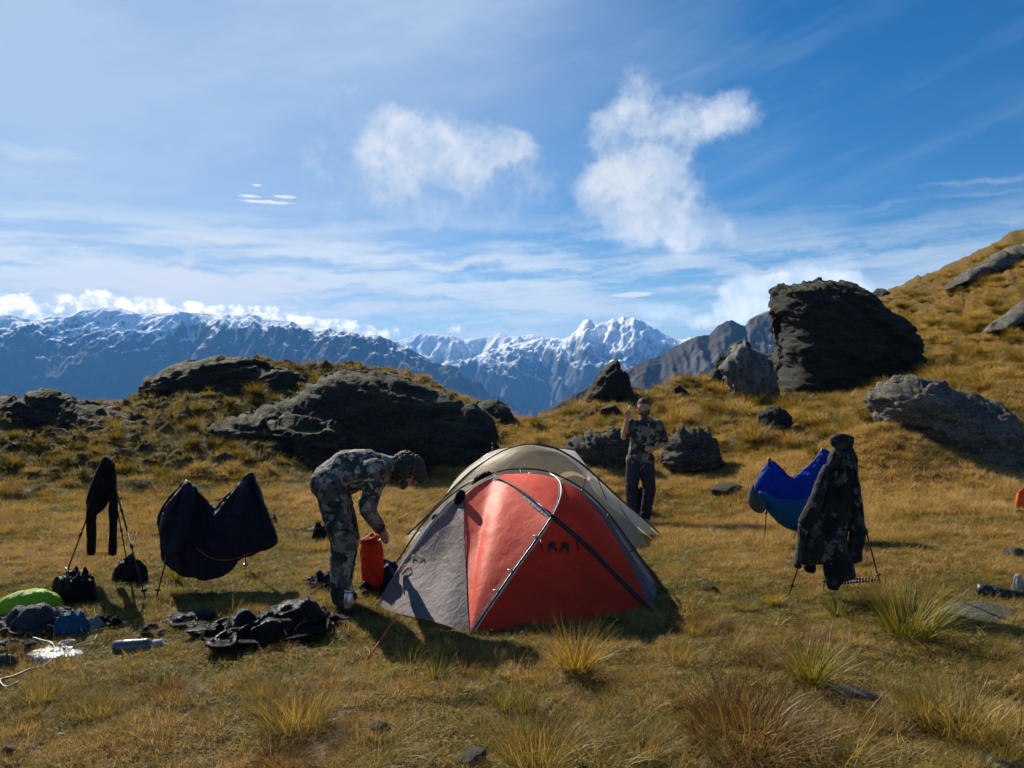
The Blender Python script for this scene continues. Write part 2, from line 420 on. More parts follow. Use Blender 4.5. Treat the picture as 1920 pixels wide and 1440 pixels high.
# ------------------------------------------------------------------ mountains
def mountain_shader(snow_lo, snow_hi, low, high, rockc):
    def f(n):
        p = pos(n); z = n.xyz(p)[2]
        nn = n.add('ShaderNodeNewGeometry').outputs['Normal']; nz = n.xyz(nn)[2]
        a = n.noise(p, 0.0016, 9, 0.6); b = n.noise(p, 0.011, 7, 0.65); st = n.noise(n.v('MULTIPLY', p, (1, 1, 0.35)), 0.02, 6, .65)
        veg = n.mix(n.ramp(n.m('ADD', z, n.m('MULTIPLY', n.m('SUBTRACT', a, .5), 700)), -500, 200), low, high)
        c = n.mix(n.ramp(n.m('ADD', nz, n.m('MULTIPLY', n.m('SUBTRACT', b, .5), .9)), 0.86, 0.62), veg, n.mix(b, tuple(q * .5 for q in rockc), rockc))
        k = n.m('ADD', n.m('ADD', z, n.m('MULTIPLY', n.m('SUBTRACT', a, .5), 700)), n.m('MULTIPLY', n.m('SUBTRACT', st, .5), 800))
        k = n.m('ADD', k, n.m('MULTIPLY', n.m('SUBTRACT', nz, .72), 900))
        sn = n.ramp(k, snow_lo, snow_hi)
        c = n.mix(sn, c, (0.86, 0.88, 0.92))
        return pbsdf(n, c, 0.9, n.bump(n.m('ADD', b, n.m('MULTIPLY', st, .6)), 0.6, 30.0), 0.1)
    return f
M_mt_far = mat('snowy_range', mountain_shader(470, 700, (0.015, 0.020, 0.014), (0.030, 0.030, 0.024), (0.05, 0.048, 0.046)))
M_mt_peak = mat('snowy_peak', mountain_shader(60, 620, (0.018, 0.024, 0.014), (0.045, 0.042, 0.03), (0.10, 0.10, 0.10)))
M_mt_near = mat('brown_range', mountain_shader(330, 640, (0.05, 0.042, 0.02), (0.075, 0.058, 0.035), (0.12, 0.115, 0.11)))

def build_range(name, crest, Dfun, W, base, m, amp, f0, nc, nr, seed, edge=1.0):
    crest = np.array(crest, float)
    px = np.linspace(crest[0, 0], crest[-1, 0], nc)
    py = np.interp(px, crest[:, 0], crest[:, 1])
    Dc = np.array([Dfun(q) for q in px])
    t = np.linspace(-1, 1, nr); t = np.sign(t) * np.abs(t) ** 1.25
    r = Dc[None, :] + t[:, None] * W
    X = (px[None, :] - CX) / F * r; Y = r
    zc = CZ - (py - CY) / F * Dc
    zc = zc[None, :] + 0 * r
    wx = fbm(xy0(X.ravel() * f0 * .6, Y.ravel() * f0 * .6, seed + 3), 3).reshape(X.shape) * 0.9
    at = np.abs(t)[:, None] + 0 * X
    shp = (1 - at) ** 1.12
    u = X.ravel() * f0 + wx.ravel(); v = Y.ravel() * f0 * 0.42 + wx.ravel() * .5
    rid = fbm(xy0(u, v, seed), 6, 0.52, ridged=True).reshape(X.shape)
    rid2 = fbm(xy0(X.ravel() * f0 * 3.1, Y.ravel() * f0 * 2.1, seed + 8), 5, 0.55, ridged=True).reshape(X.shape)
    env = np.clip(at * 5, 0, 1) ** 0.8 * (1 - at * .45)
    Z = base + (zc - base) * shp + amp * env * (rid - 0.25) + amp * 0.33 * env * (rid2 - .2)
    # small teeth along the crest itself
    Z += (1 - env) * edge * 0.06 * amp * rid2
    Z = np.where(at > 0.995, base - 60, Z)
    o = mesh_obj(name, np.stack([X.ravel(), Y.ravel(), Z.ravel()], 1), grid_faces(nr, nc), m)
    tag(o, kind='structure')
    return o
build_range('mountain_range', [(-500, 610), (-200, 600), (0, 594), (20, 592), (60, 602), (100, 596), (150, 586), (190, 580), (212, 578), (235, 581), (275, 592), (300, 590), (330, 586), (380, 590), (430, 594), (465, 588),
            (480, 594), (490, 600), (525, 604), (545, 606), (590, 617), (640, 625), (690, 633), (730, 641), (790, 668), (840, 695), (900, 735), (960, 775), (1010, 815), (1100, 880)],
            lambda q: 9000 + 600 * math.sin(q * .006) - 0.6 * max(0, q - 700), 2600, -1000, M_mt_far, 420, 1 / 900., 620, 240, 3)
build_range('mountain_range', [(520, 720), (640, 665), (700, 650), (760, 637), (785, 628), (800, 625), (840, 633), (870, 639), (895, 634), (920, 630), (940, 627), (960, 631), (975, 633), (1000, 627), (1030, 635), (1060, 650), (1140, 690)],
            lambda q: 13800 + 500 * math.sin(q * .01), 3000, -1000, M_mt_peak, 470, 1 / 1100., 300, 130, 13)
build_range('snowy_mountain', [(780, 740), (830, 700), (900, 668), (950, 650), (985, 643), (1015, 637), (1040, 638), (1060, 636), (1075, 629), (1083, 620), (1095, 603), (1104, 602), (1112, 608), (1125, 609), (1140, 605), (1150, 599), (1160, 600), (1168, 596), (1180, 597),
            (1190, 595), (1195, 603), (1205, 607), (1215, 613), (1240, 625), (1260, 636), (1280, 641), (1300, 637), (1340, 650), (1400, 668), (1500, 700)],
            lambda q: 11600 + 400 * math.sin(q * .008), 2900, -1000, M_mt_peak, 480, 1 / 950., 420, 220, 29)
build_range('bare_mountain', [(930, 850), (985, 800), (1030, 772), (1060, 757), (1090, 740), (1120, 725), (1150, 708), (1180, 694), (1210, 680), (1240, 668), (1260, 655), (1280, 645), (1310, 632), (1330, 629), (1345, 613), (1360, 606), (1372, 602), (1385, 608), (1397, 612), (1405, 600), (1425, 592),
            (1450, 583), (1500, 575), (1600, 560), (1800, 540), (2300, 500)],
            lambda q: 3300 + 0.3 * (q - 1000), 1500, -950, M_mt_near, 190, 1 / 420., 460, 220, 47)
build_range('bare_mountain', [(900, 860), (960, 815), (1000, 783), (1040, 758), (1085, 733), (1110, 724), (1160, 722), (1240, 735), (1400, 760), (1700, 800)],
            lambda q: 1500, 700, -900, M_mt_near, 60, 1 / 160., 260, 120, 53)

# ------------------------------------------------------------------ the air over the valleys
def haze_box():
    x0, x1, y0, y1, z0, z1 = -26000, 26000, -3000, 25500, -1100, 1150
    v = [(x, y, z) for x in (x0, x1) for y in (y0, y1) for z in (z0, z1)]
    f = [(0, 1, 3, 2), (4, 6, 7, 5), (0, 4, 5, 1), (2, 3, 7, 6), (0, 2, 6, 4), (1, 5, 7, 3)]
    m = bpy.data.materials.new('haze'); m.use_nodes = True; n = N(m.node_tree)
    out = n.add('ShaderNodeOutputMaterial'); pv = n.add('ShaderNodeVolumePrincipled')
    pv.inputs['Color'].default_value = (0.13, 0.42, 1.0, 1); pv.inputs['Density'].default_value = HAZE_DENSITY
    pv.inputs['Anisotropy'].default_value = 0.15
    n.t.links.new(pv.outputs[0], out.inputs['Volume'])
    o = mesh_obj('haze', v, f, m, smooth=False); tag(o, kind='stuff')
HAZE_DENSITY = 3.8e-5
haze_box()

# ------------------------------------------------------------------ slabs: outlines given real, rounded depth
def smooth_poly(pts, k=4, closed=True):
    pts = [np.array(p, float) for p in pts]; n = len(pts); out = []
    for i in range(n if closed else n - 1):
        if closed: a, b, c, d = pts[i - 1], pts[i], pts[(i + 1) % n], pts[(i + 2) % n]
        else: a, b, c, d = pts[max(i - 1, 0)], pts[i], pts[i + 1], pts[min(i + 2, n - 1)]
        for j in range(k):
            t = j / k
            out.append(0.5 * ((2 * b) + (-a + c) * t + (2 * a - 5 * b + 4 * c - d) * t * t + (-a + 3 * b - 3 * c + d) * t ** 3))
    if not closed: out.append(pts[-1])
    return np.array(out)
def poly_dist(q, poly):
    d = np.full(len(q), 1e9)
    for i in range(len(poly)):
        a, b = poly[i - 1], poly[i]; ab = b - a
        t = np.clip(((q - a) @ ab) / (ab @ ab + 1e-12), 0, 1)
        d = np.minimum(d, np.linalg.norm(q - (a + t[:, None] * ab), axis=1))
    return d
def eval_mods(o):
    dg = bpy.context.evaluated_depsgraph_get(); dg.update()
    ev = o.evaluated_get(dg); me = bpy.data.meshes.new_from_object(ev)
    co = np.empty(len(me.vertices) * 3, dtype=np.float32); me.vertices.foreach_get('co', co)
    return me, co.reshape(-1, 3).astype(float)
def remesh(verts, faces, voxel, smooth_it=0, extra=None):
    o = mesh_obj('shape', verts, faces, smooth=False)
    r = o.modifiers.new('r', 'REMESH'); r.mode = 'VOXEL'; r.voxel_size = voxel; r.use_smooth_shade = True
    if smooth_it:
        s = o.modifiers.new('s', 'SMOOTH'); s.factor = 0.5; s.iterations = smooth_it
    me, co = eval_mods(o)
    old = o.data; bpy.data.objects.remove(o); bpy.data.meshes.remove(old)
    return me, co
def normals(me):
    me.update(); nr = np.empty(len(me.vertices) * 3, dtype=np.float32); me.vertices.foreach_get('normal', nr); return nr.reshape(-1, 3).astype(float)
def set_co(me, co):
    me.vertices.foreach_set('co', np.asarray(co, dtype=np.float32).ravel()); me.update()
def slab(name, poly, T, R, voxel, m, parent=None, prof=0.5, minp=0.12, post=None, loc=(0, 0, 0), k=3):
    """poly: outline in local x,z metres; T half depth; R distance from the rim where the full depth is reached."""
    pl = smooth_poly(poly, k) if k else np.array(poly, float)
    ar = 0.5 * np.sum(pl[:, 0] * np.roll(pl[:, 1], -1) - np.roll(pl[:, 0], -1) * pl[:, 1])
    if ar < 0: pl = pl[::-1]
    n = len(pl); hT = max(T, voxel * 2)
    v = [(x, -hT, z) for x, z in pl] + [(x, hT, z) for x, z in pl]
    f = [list(range(n)), list(range(2 * n - 1, n - 1, -1))] + [[(i + 1) % n, i, n + i, n + (i + 1) % n] for i in range(n)]
    me, co = remesh(v, f, voxel, 2)
    d = poly_dist(co[:, [0, 2]], pl)
    pr = np.maximum((1 - (1 - np.minimum(d / R, 1)) ** 2) ** prof, minp)
    co[:, 1] = co[:, 1] / hT * T * pr
    if post is not None: set_co(me, co); co = post(co, normals(me))
    set_co(me, co)
    me.polygons.foreach_set('use_smooth', [True] * len(me.polygons))
    me.materials.clear(); me.materials.append(m)
    me.name = name
    o = bpy.data.objects.new(name, me); COL.objects.link(o); o.location = loc
    if parent: o.parent = parent
    return o

# ------------------------------------------------------------------ rock
def rock_shader(dark, light, lichen, moss=0.5, scale=1.0, st=(1.0, 1.0, 3.2)):
    def f(n):
        p = oco(n); nn = n.add('ShaderNodeNewGeometry').outputs['Normal']; nz = n.xyz(nn)[2]
        q = n.v('MULTIPLY', p, st)
        a = n.noise(q, 1.6 * scale, 7, 0.62); b = n.noise(q, 9 * scale, 6, 0.65); v = n.noise(p, 32 * scale, 5, 0.7)
        c = n.mix(n.ramp(n.m('ADD', n.m('MULTIPLY', a, .6), n.m('MULTIPLY', b, .4)), 0.36, 0.66), dark, light)
        c = n.mix(n.m('MULTIPLY', n.ramp(v, 0.56, 0.68), 0.8), c, lichen)
        c = n.mix(n.m('MULTIPLY', n.ramp(v, 0.46, 0.36), .7), c, tuple(k * .4 for k in dark))
        if moss > 0:
            mk = n.m('MULTIPLY', n.ramp(n.m('ADD', nz, n.m('SUBTRACT', a, .5)), 0.62, 0.9), n.ramp(b, .38, .58))
            c = n.mix(n.m('MULTIPLY', mk, moss), c, (0.075, 0.075, 0.018))
        h = n.m('ADD', n.m('ADD', n.m('MULTIPLY', b, 1.0), n.m('MULTIPLY', v, .35)), n.m('MULTIPLY', n.noise(n.v('MULTIPLY', p, (1, 1, 4)), 24 * scale, 4, .6), .5))
        return pbsdf(n, c, 0.85, n.bump(h, 0.85, 0.07 / scale), 0.25)
    return f
M_rock = mat('schist', rock_shader((0.022, 0.021, 0.018), (0.105, 0.10, 0.086), (0.32, 0.31, 0.27), 0.7))
M_rock_dark = mat('dark_schist', rock_shader((0.011, 0.012, 0.011), (0.036, 0.036, 0.032), (0.12, 0.12, 0.11), 0.6))
M_rock_fin = mat('upright_schist', rock_shader((0.05, 0.05, 0.048), (0.24, 0.24, 0.23), (0.40, 0.40, 0.38), 0.3, 1.0, (3.0, 3.0, .8)))
M_rock_grey = mat('grey_schist', rock_shader((0.045, 0.043, 0.038), (0.20, 0.19, 0.165), (0.40, 0.39, 0.35), 0.55))

def facets(p, seed):
    """chipped rock: cells of random tilted planes"""
    p = p + seed; i0 = np.floor(p).astype(int); best = np.full(len(p), 1e9); val = np.zeros(len(p))
    for a in (-1, 0, 1):
        for b in (-1, 0, 1):
            for c in (-1, 0, 1):
                i = (i0 + (a, b, c)); j = i & 255
                h = _perm[_perm[_perm[j[:, 0]] + j[:, 1]] + j[:, 2]]
                ctr = i + 0.5 + 0.42 * _gr[h]
                d = p - ctr; dd = (d * d).sum(1)
                m_ = dd < best; best[m_] = dd[m_]
                g2 = _gr[_perm[h]]
                val[m_] = (g2[m_] * d[m_]).sum(1) * 1.1 + (h[m_] / 255.0 - .5) * .9
    return val
def rock_post(amp, f, tilt=0.35, seed=0, lean=0.0, z0=0.0, step=0.25, az=1.0):
    ct, st = math.cos(tilt), math.sin(tilt)
    def post(co, nr):
        c = co.copy()
        wq = np.stack([fbm(co * f * .9 + 3.3, 3), fbm(co * f * .9 + 8.1, 3), fbm(co * f * .9 + 12.7, 3)], 1) * .25
        u = c[:, 0] * ct + c[:, 2] * st; w_ = -c[:, 0] * st + c[:, 2] * ct
        q = np.stack([u * f * .5, c[:, 1] * f * .7, w_ * f * 1.35], 1) + wq
        A = facets(q, seed); B_ = facets(q * np.array([2.1, 2.1, 2.9]), seed + 31); C_ = facets(q * np.array([4.7, 4.7, 7.5]), seed + 57)
        b = fbm(c * f * .45 + seed, 3)
        lay = w_ * f * 2.2 + fbm(q * .6, 2) * 1.4
        saw = (lay - np.floor(lay)); saw = np.minimum(saw * 1.1, (1 - saw) * 9)
        crack = np.maximum(0, 0.13 - np.abs(fbm(q * np.array([1.2, 1.2, 1.6]) + 5, 3))) / .13
        disp = amp * (0.95 * A + 0.48 * B_ + 0.26 * C_ + 0.8 * b + step * (saw - .5) - .35 * crack)
        nn = nr.copy(); nn[:, 2] *= az
        c += nn * disp[:, None]
        c[:, 1] += lean * (c[:, 2] - z0)
        return c
    return post
def rock_at(name, label, pts, Y, T, R, voxel, m, amp, f, tilt=0.3, seed=0, lean=0.0, cat='rock', group=None, prof=0.45, sink=0.0, minp=.12, az=1.0, step=.4):
    px = np.array([p[0] for p in pts], float); py = np.array([p[1] for p in pts], float)
    kk = (py - CY) / F; z0 = CZ - kk.max() * Y
    Yv = (Y + lean * (CZ - z0)) / (1 + lean * kk)
    x = (px - CX) / F * Yv; z = CZ - kk * Yv
    ox, oz = x.mean(), z.min()
    poly = np.stack([x - ox, z - oz], 1)
    o = slab(name, poly, T, R, voxel, m, prof=prof, minp=minp, post=rock_post(amp, f, tilt, seed, lean, 0.0, az=az, step=step), loc=(ox, Y, oz))
    return tag(o, label, cat, group)

rock_at('rock_tower', 'huge dark upright boulder standing against the sky at the top of the slope', [(1395, 800), (1420, 740), (1452, 700), (1462, 640), (1455, 610), (1450, 580), (1450, 548), (1462, 541), (1490, 540), (1510, 534), (1535, 527), (1560, 532), (1600, 540), (1625, 552), (1650, 572), (1672, 590), (1690, 608), (1704, 636), (1714, 690), (1712, 760), (1640, 830)],
        25, 1.9, 1.3, 0.065, M_rock_dark, 0.17, 1.0, -0.5, 2, 0.10, 'boulder')
rock_at('rock_fin', 'narrow grey upright rock fin at the left foot of the huge boulder', [(1372, 770), (1362, 730), (1356, 700), (1368, 672), (1385, 645), (1396, 635), (1405, 650), (1425, 665), (1445, 690), (1460, 730), (1470, 790), (1430, 790)],
        22, 0.5, 0.5, 0.045, M_rock_fin, 0.15, 1.6, 1.35, 5, 0.05, 'rock', az=.5)
rock_at('rock_fin', 'mossy dark rock wedge just behind the narrow grey rock fin', [(1340, 740), (1345, 690), (1362, 655), (1378, 640), (1400, 643), (1420, 700), (1400, 760)],
        23.2, 0.5, 0.5, 0.05, M_rock_dark, 0.10, 1.6, 1.0, 6, 0.05, 'rock')
rock_at('pointed_rock', 'pointed dark rock leaning on the ridge with snowy peaks behind it', [(1050, 800), (1080, 762), (1098, 735), (1112, 712), (1125, 690), (1145, 678), (1155, 668), (1160, 674), (1166, 697), (1180, 708), (1186, 728), (1200, 750), (1180, 775), (1100, 800)],
        20.5, 0.55, 0.6, 0.042, M_rock_dark, 0.075, 1.6, 0.9, 8, 0.05, 'rock')
rock_at('boulder', 'large rounded grey layered boulder on the slope at the right', [(1630, 752), (1638, 732), (1668, 714), (1705, 708), (1740, 712), (1770, 726), (1800, 736), (1840, 748), (1870, 762), (1894, 790), (1902, 830), (1898, 880), (1880, 930), (1800, 925), (1760, 870), (1700, 810), (1650, 790)],
        12.4, 0.75, 0.6, 0.030, M_rock_grey, 0.10, 2.1, -0.35, 14, 0.25, 'boulder', prof=.5)
rock_at('boulder', 'low dark boulder right of the standing man, pale lichen on its top', [(1246, 860), (1252, 826), (1270, 808), (1300, 803), (1326, 814), (1342, 840), (1340, 890), (1260, 895)],
        13.5, 0.45, 0.4, 0.028, M_rock, 0.11, 2.4, 0.2, 17, 0.2, 'boulder')
rock_at('boulder', 'low dark boulder left of the standing man, behind the tan tent', [(1058, 842), (1085, 818), (1115, 810), (1150, 810), (1172, 822), (1184, 850), (1180, 890), (1080, 890)],
        13.7, 0.45, 0.4, 0.028, M_rock, 0.11, 2.4, -0.3, 19, 0.2, 'boulder')
rock_at('boulder', 'small jagged black boulder on the slope above the blue sleeping bag', [(1424, 775), (1440, 766), (1458, 764), (1478, 782), (1484, 818), (1465, 845), (1445, 836), (1426, 806)],
        15.5, 0.25, 0.25, 0.024, M_rock_dark, 0.06, 3.0, 1.0, 23, 0.1, 'boulder')
rock_at('outcrop', 'broad flat-topped dark outcrop with pale lichen on top of the left mound', [(272, 772), (276, 735), (280, 715), (300, 702), (330, 690), (352, 683), (390, 676), (425, 671), (460, 674), (490, 682), (520, 692), (560, 704), (590, 725), (560, 770), (440, 775), (380, 780), (290, 790)],
        17.3, 0.8, 0.5, 0.042, M_rock_dark, 0.11, 1.5, 0.15, 31, 0.25, 'rock outcrop', prof=.5)
rock_at('outcrop', 'long black rock outcrop sloping down behind the bending man', [(430, 800), (470, 765), (530, 745), (592, 722), (600, 712), (625, 696), (642, 687), (665, 690), (690, 695), (720, 700), (760, 707), (800, 725), (840, 745), (862, 757), (885, 762), (905, 775), (925, 795), (935, 830), (938, 870), (930, 915), (800, 925), (640, 925), (560, 925), (480, 905), (430, 870), (410, 830)],
        14.2, 0.8, 1.3, 0.045, M_rock_dark, 0.11, 0.9, -0.35, 37, 0.42, 'rock outcrop', prof=.5)
rock_at('outcrop', 'low dark ledge added for the shade on the steep foot of the mound, left end of the long black outcrop', [(365, 850), (392, 812), (440, 790), (500, 778), (570, 780), (640, 800), (660, 905), (560, 915), (460, 905), (390, 885)],
        13.3, 0.45, 0.5, 0.040, M_rock_dark, 0.15, 1.5, -0.1, 61, 0.55, 'rock outcrop')  # near-black form added in place of the steep bank's shade
rock_at('outcrop', 'small black rock shoulder at the right end of the long outcrop', [(880, 790), (900, 756), (925, 752), (950, 762), (965, 785), (982, 808), (990, 830), (900, 835)],
        18.0, 0.6, 0.45, 0.042, M_rock_dark, 0.08, 1.8, -0.5, 39, 0.3, 'rock outcrop')
rock_at('outcrop', 'jagged black outcrop at the left edge sloping down to the right', [(36, 800), (40, 765), (52, 745), (75, 735), (85, 730), (110, 735), (140, 748), (180, 762), (215, 775), (245, 785), (260, 800), (235, 830), (150, 850), (70, 845)],
        14.2, 0.8, 0.5, 0.032, M_rock_dark, 0.10, 1.9, -0.3, 41, 0.35, 'rock outcrop', prof=.5)
rock_at('outcrop', 'flat dark ledge cut by the left edge of the view, left of the jagged outcrop', [(-90, 800), (-80, 750), (-20, 742), (10, 744), (38, 752), (55, 775), (40, 800), (-20, 815)],
        14.8, 0.7, 0.4, 0.04, M_rock_dark, 0.07, 1.8, -0.1, 43, 0.3, 'rock outcrop')
rock_at('hillside_rock', 'long pale rock slab high on the right hillside at the edge of view', [(1770, 545), (1800, 515), (1850, 485), (1890, 465), (1940, 448), (1960, 460), (1930, 485), (1880, 505), (1820, 530)],
        36, 0.8, 0.5, 0.07, M_rock_grey, 0.12, 1.2, 0.6, 47, 0.8, 'rock', sink=0)
rock_at('hillside_rock', 'pale bare rock slab on the right hillside below the long one', [(1853, 620), (1870, 600), (1895, 580), (1930, 560), (1950, 575), (1920, 600), (1880, 622)],
        26, 0.6, 0.4, 0.05, M_rock_grey, 0.08, 1.4, 0.5, 49, 0.8, 'rock')
rock_at('hillside_rock', 'small dark crag on the skyline right of the huge boulder', [(1640, 590), (1641, 552), (1648, 541), (1660, 545), (1675, 570), (1690, 600), (1670, 605)],
        42, 0.9, 0.6, 0.08, M_rock_dark, 0.15, 1.0, 1.2, 51, 0.1, 'rock')

# loose stones: a few shapes, each stone an object of its own
def stone_mesh(seed, m, flat=0.6):
    bm_v = []; 
    import bmesh
    bm = bmesh.new(); bmesh.ops.create_icosphere(bm, subdivisions=4, radius=1.0)
    me = bpy.data.meshes.new('stone'); bm.to_mesh(me); bm.free()
    co = np.empty(len(me.vertices) * 3, dtype=np.float32); me.vertices.foreach_get('co', co); co = co.reshape(-1, 3).astype(float)
    r = np.random.RandomState(seed)
    for k in range(9):
        d = r.normal(size=3); d[2] *= .8; d /= np.linalg.norm(d); c = r.uniform(.55, .85)
        s = co @ d; co -= np.outer(np.maximum(s - c, 0) * 0.92, d)
    q = co + seed * 3.1
    co *= (1 + 0.10 * fbm(q * 2.0, 3) + 0.05 * fbm(q * np.array([3, 3, 11.]), 3, ridged=True))[:, None]
    co[:, 2] *= flat
    set_co(me, co); me.polygons.foreach_set('use_smooth', [True] * len(me.polygons)); me.materials.append(m)
    return me
STONES = {k: [stone_mesh(s + 100 * i, mm, fl) for s in (1, 2, 3)] for i, (k, mm, fl) in enumerate([('grey', M_rock_grey, .45), ('mid', M_rock, .6), ('dark', M_rock_dark, .7)])}
def stone(px, py, wpx, kind='mid', label=None, cat='stone', group=None, rz=None, squash=1.0, sink=.25, seed=[0], hz=1.0):
    g = G(px, py); seed[0] += 1; r = random.Random(seed[0])
    w_ = wpx / 2 / F * g.y
    o = bpy.data.objects.new('stone', STONES[kind][seed[0] % 3]); COL.objects.link(o)
    o.scale = (w_, w_ * squash * r.uniform(.6, .9), w_ * hz); o.rotation_euler = (r.uniform(-.2, .2), r.uniform(-.2, .2), rz if rz is not None else r.uniform(-.5, .5))
    o.location = (g.x, g.y + w_ * .3, g.z + w_ * .45 * hz * (1 - sink) - w_ * .1)
    return tag(o, label, cat, group)
stone(1605, 1322, 100, 'grey', 'flat pale grey stone sunk in the turf behind the big reddish tussock', sink=.45, hz=.5)
stone(880, 1440, 70, 'grey', 'pale rough stone at the bottom edge left of centre', sink=.5)
stone(714, 1378, 52, 'mid', 'small round mossy stone among short turf in the foreground', sink=.4)
stone(10, 1420, 36, 'grey', 'small blue grey stone in the bottom left corner', sink=.4)
stone(1333, 1112, 34, 'dark', 'small brown stone on the turf right of the red tent', sink=.3)
stone(1880, 1165, 190, 'grey', 'flat slab of grey rock under the spotting scope', sink=.6, hz=.34)
stone(1910, 1048, 46, 'grey', 'small grey stone cut by the right edge above the scope', sink=.3)
stone(1912, 972, 30, 'grey', 'small grey stone under the orange bag at the right edge', sink=.3)
stone(1368, 925, 90, 'mid', 'flat dark layered stone left of the blue sleeping bag', sink=.6, hz=.6)
stone(1880, 1440, 100, 'grey', 'pale flat stone in the bottom right corner', sink=.7, hz=.5)
stone(1500, 1275, 30, 'dark', 'small dark stone beside the golden tussock in the foreground', sink=.4)
stone(268, 920, 66, 'mid', 'flat lichen-covered stone behind the black jacket on the poles', sink=.6, hz=.5)
stone(1705, 795, 60, 'grey', 'small pale stone below the left end of the large grey boulder', sink=.3)
stone(1660, 800, 34, 'grey', 'white quartz stone beside the small pale stone', sink=.3)
stone(1500, 810, 36, 'mid', 'small stone right of the jagged black boulder', sink=.3)
stone(1275, 705 + 40, 36, 'dark', 'small black crag among tussocks on the ridge', sink=.1, hz=1.6)
stone(1148, 785, 44, 'dark', 'dark mossy crag behind the raised fist of the standing man', sink=.1, hz=1.6)
stone(1215, 830, 30, 'grey', 'grey stone between the two boulders', sink=.2)
stone(105, 830, 54, 'mid', 'small rounded stone at the foot of the jagged outcrop', sink=.2)
stone(505, 772, 50, 'grey', 'pale stone on the mound face right of the brown tussock', sink=.5, hz=.5)
rs = random.Random(5)
for k in range(34):
    px_ = rs.uniform(0, 620) ; py_ = rs.uniform(760, 900)
    stone(px_, py_, rs.uniform(12, 46), rs.choice(['mid', 'dark', 'grey']), 'loose lichen-spotted stone scattered on the rough ground of the left mound', group='loose stones scattered on the left mound', sink=.35, hz=rs.uniform(.5, 1))
for k in range(22):
    px_ = rs.uniform(1050, 1900) ; py_ = rs.uniform(740, 870)
    stone(px_, py_, rs.uniform(10, 28), rs.choice(['mid', 'dark', 'grey']), 'loose grey stone half hidden in tussocks on the right slope', group='loose stones on the right slope', sink=.35, hz=rs.uniform(.5, 1))
# ------------------------------------------------------------------ grass
def blade_shader(cols, tw=0.5):
    """cols: list of (pos, colour) along the per-blade / per-clump dryness value"""
    def f(n):
        a = n.attr('bc').outputs['Fac']; b = n.attr('ti', 'INSTANCER').outputs['Fac']
        r = n.add('ShaderNodeValToRGB')
        n.put(r.inputs[0], n.m('ADD', n.m('MULTIPLY', a, 0.75), n.m('MULTIPLY', b, 0.55)))
        els = r.color_ramp.elements
        while len(els) < len(cols): els.new(0.5)
        for e, (p_, c) in zip(els, cols): e.position = p_; e.color = (*c, 1)
        d = n.add('ShaderNodeBsdfDiffuse'); n.put(d.inputs[0], r.outputs[0])
        t = n.add('ShaderNodeBsdfTranslucent'); n.put(t.inputs[0], n.mix(1.0, r.outputs[0], (1.0, 0.9, 0.55), 'MULTIPLY'))
        g = n.add('ShaderNodeBsdfGlossy'); g.inputs[0].default_value = (1, 1, 1, 1); g.inputs['Roughness'].default_value = 0.42
        m1 = n.add('ShaderNodeMixShader'); m1.inputs[0].default_value = tw
        n.t.links.new(d.outputs[0], m1.inputs[1]); n.t.links.new(t.outputs[0], m1.inputs[2])
        m2 = n.add('ShaderNodeMixShader'); m2.inputs[0].default_value = 0.015
        n.t.links.new(m1.outputs[0], m2.inputs[1]); n.t.links.new(g.outputs[0], m2.inputs[2])
        return m2.outputs[0]
    return f
M_turf = mat('turf_blades', blade_shader([(0.0, (0.07, 0.085, 0.012)), (0.28, (0.145, 0.130, 0.024)), (0.52, (0.31, 0.235, 0.070)), (0.82, (0.42, 0.25, 0.072)), (1.0, (0.60, 0.46, 0.23))]))
M_gold = mat('golden_tussock', blade_shader([(0.0, (0.10, 0.10, 0.015)), (0.3, (0.30, 0.20, 0.035)), (0.6, (0.46, 0.28, 0.05)), (1.0, (0.60, 0.44, 0.18))]))
M_green = mat('green_tussock', blade_shader([(0.0, (0.05, 0.075, 0.012)), (0.35, (0.15, 0.14, 0.02)), (0.65, (0.36, 0.28, 0.05)), (1.0, (0.50, 0.42, 0.20))]))
M_red = mat('russet_tussock', blade_shader([(0.0, (0.06, 0.07, 0.015)), (0.3, (0.17, 0.09, 0.025)), (0.6, (0.26, 0.13, 0.045)), (1.0, (0.48, 0.36, 0.20))]))
M_hill = mat('hill_tussock', blade_shader([(0.0, (0.07, 0.065, 0.012)), (0.35, (0.125, 0.10, 0.018)), (0.7, (0.25, 0.165, 0.033)), (1.0, (0.46, 0.32, 0.10))]))

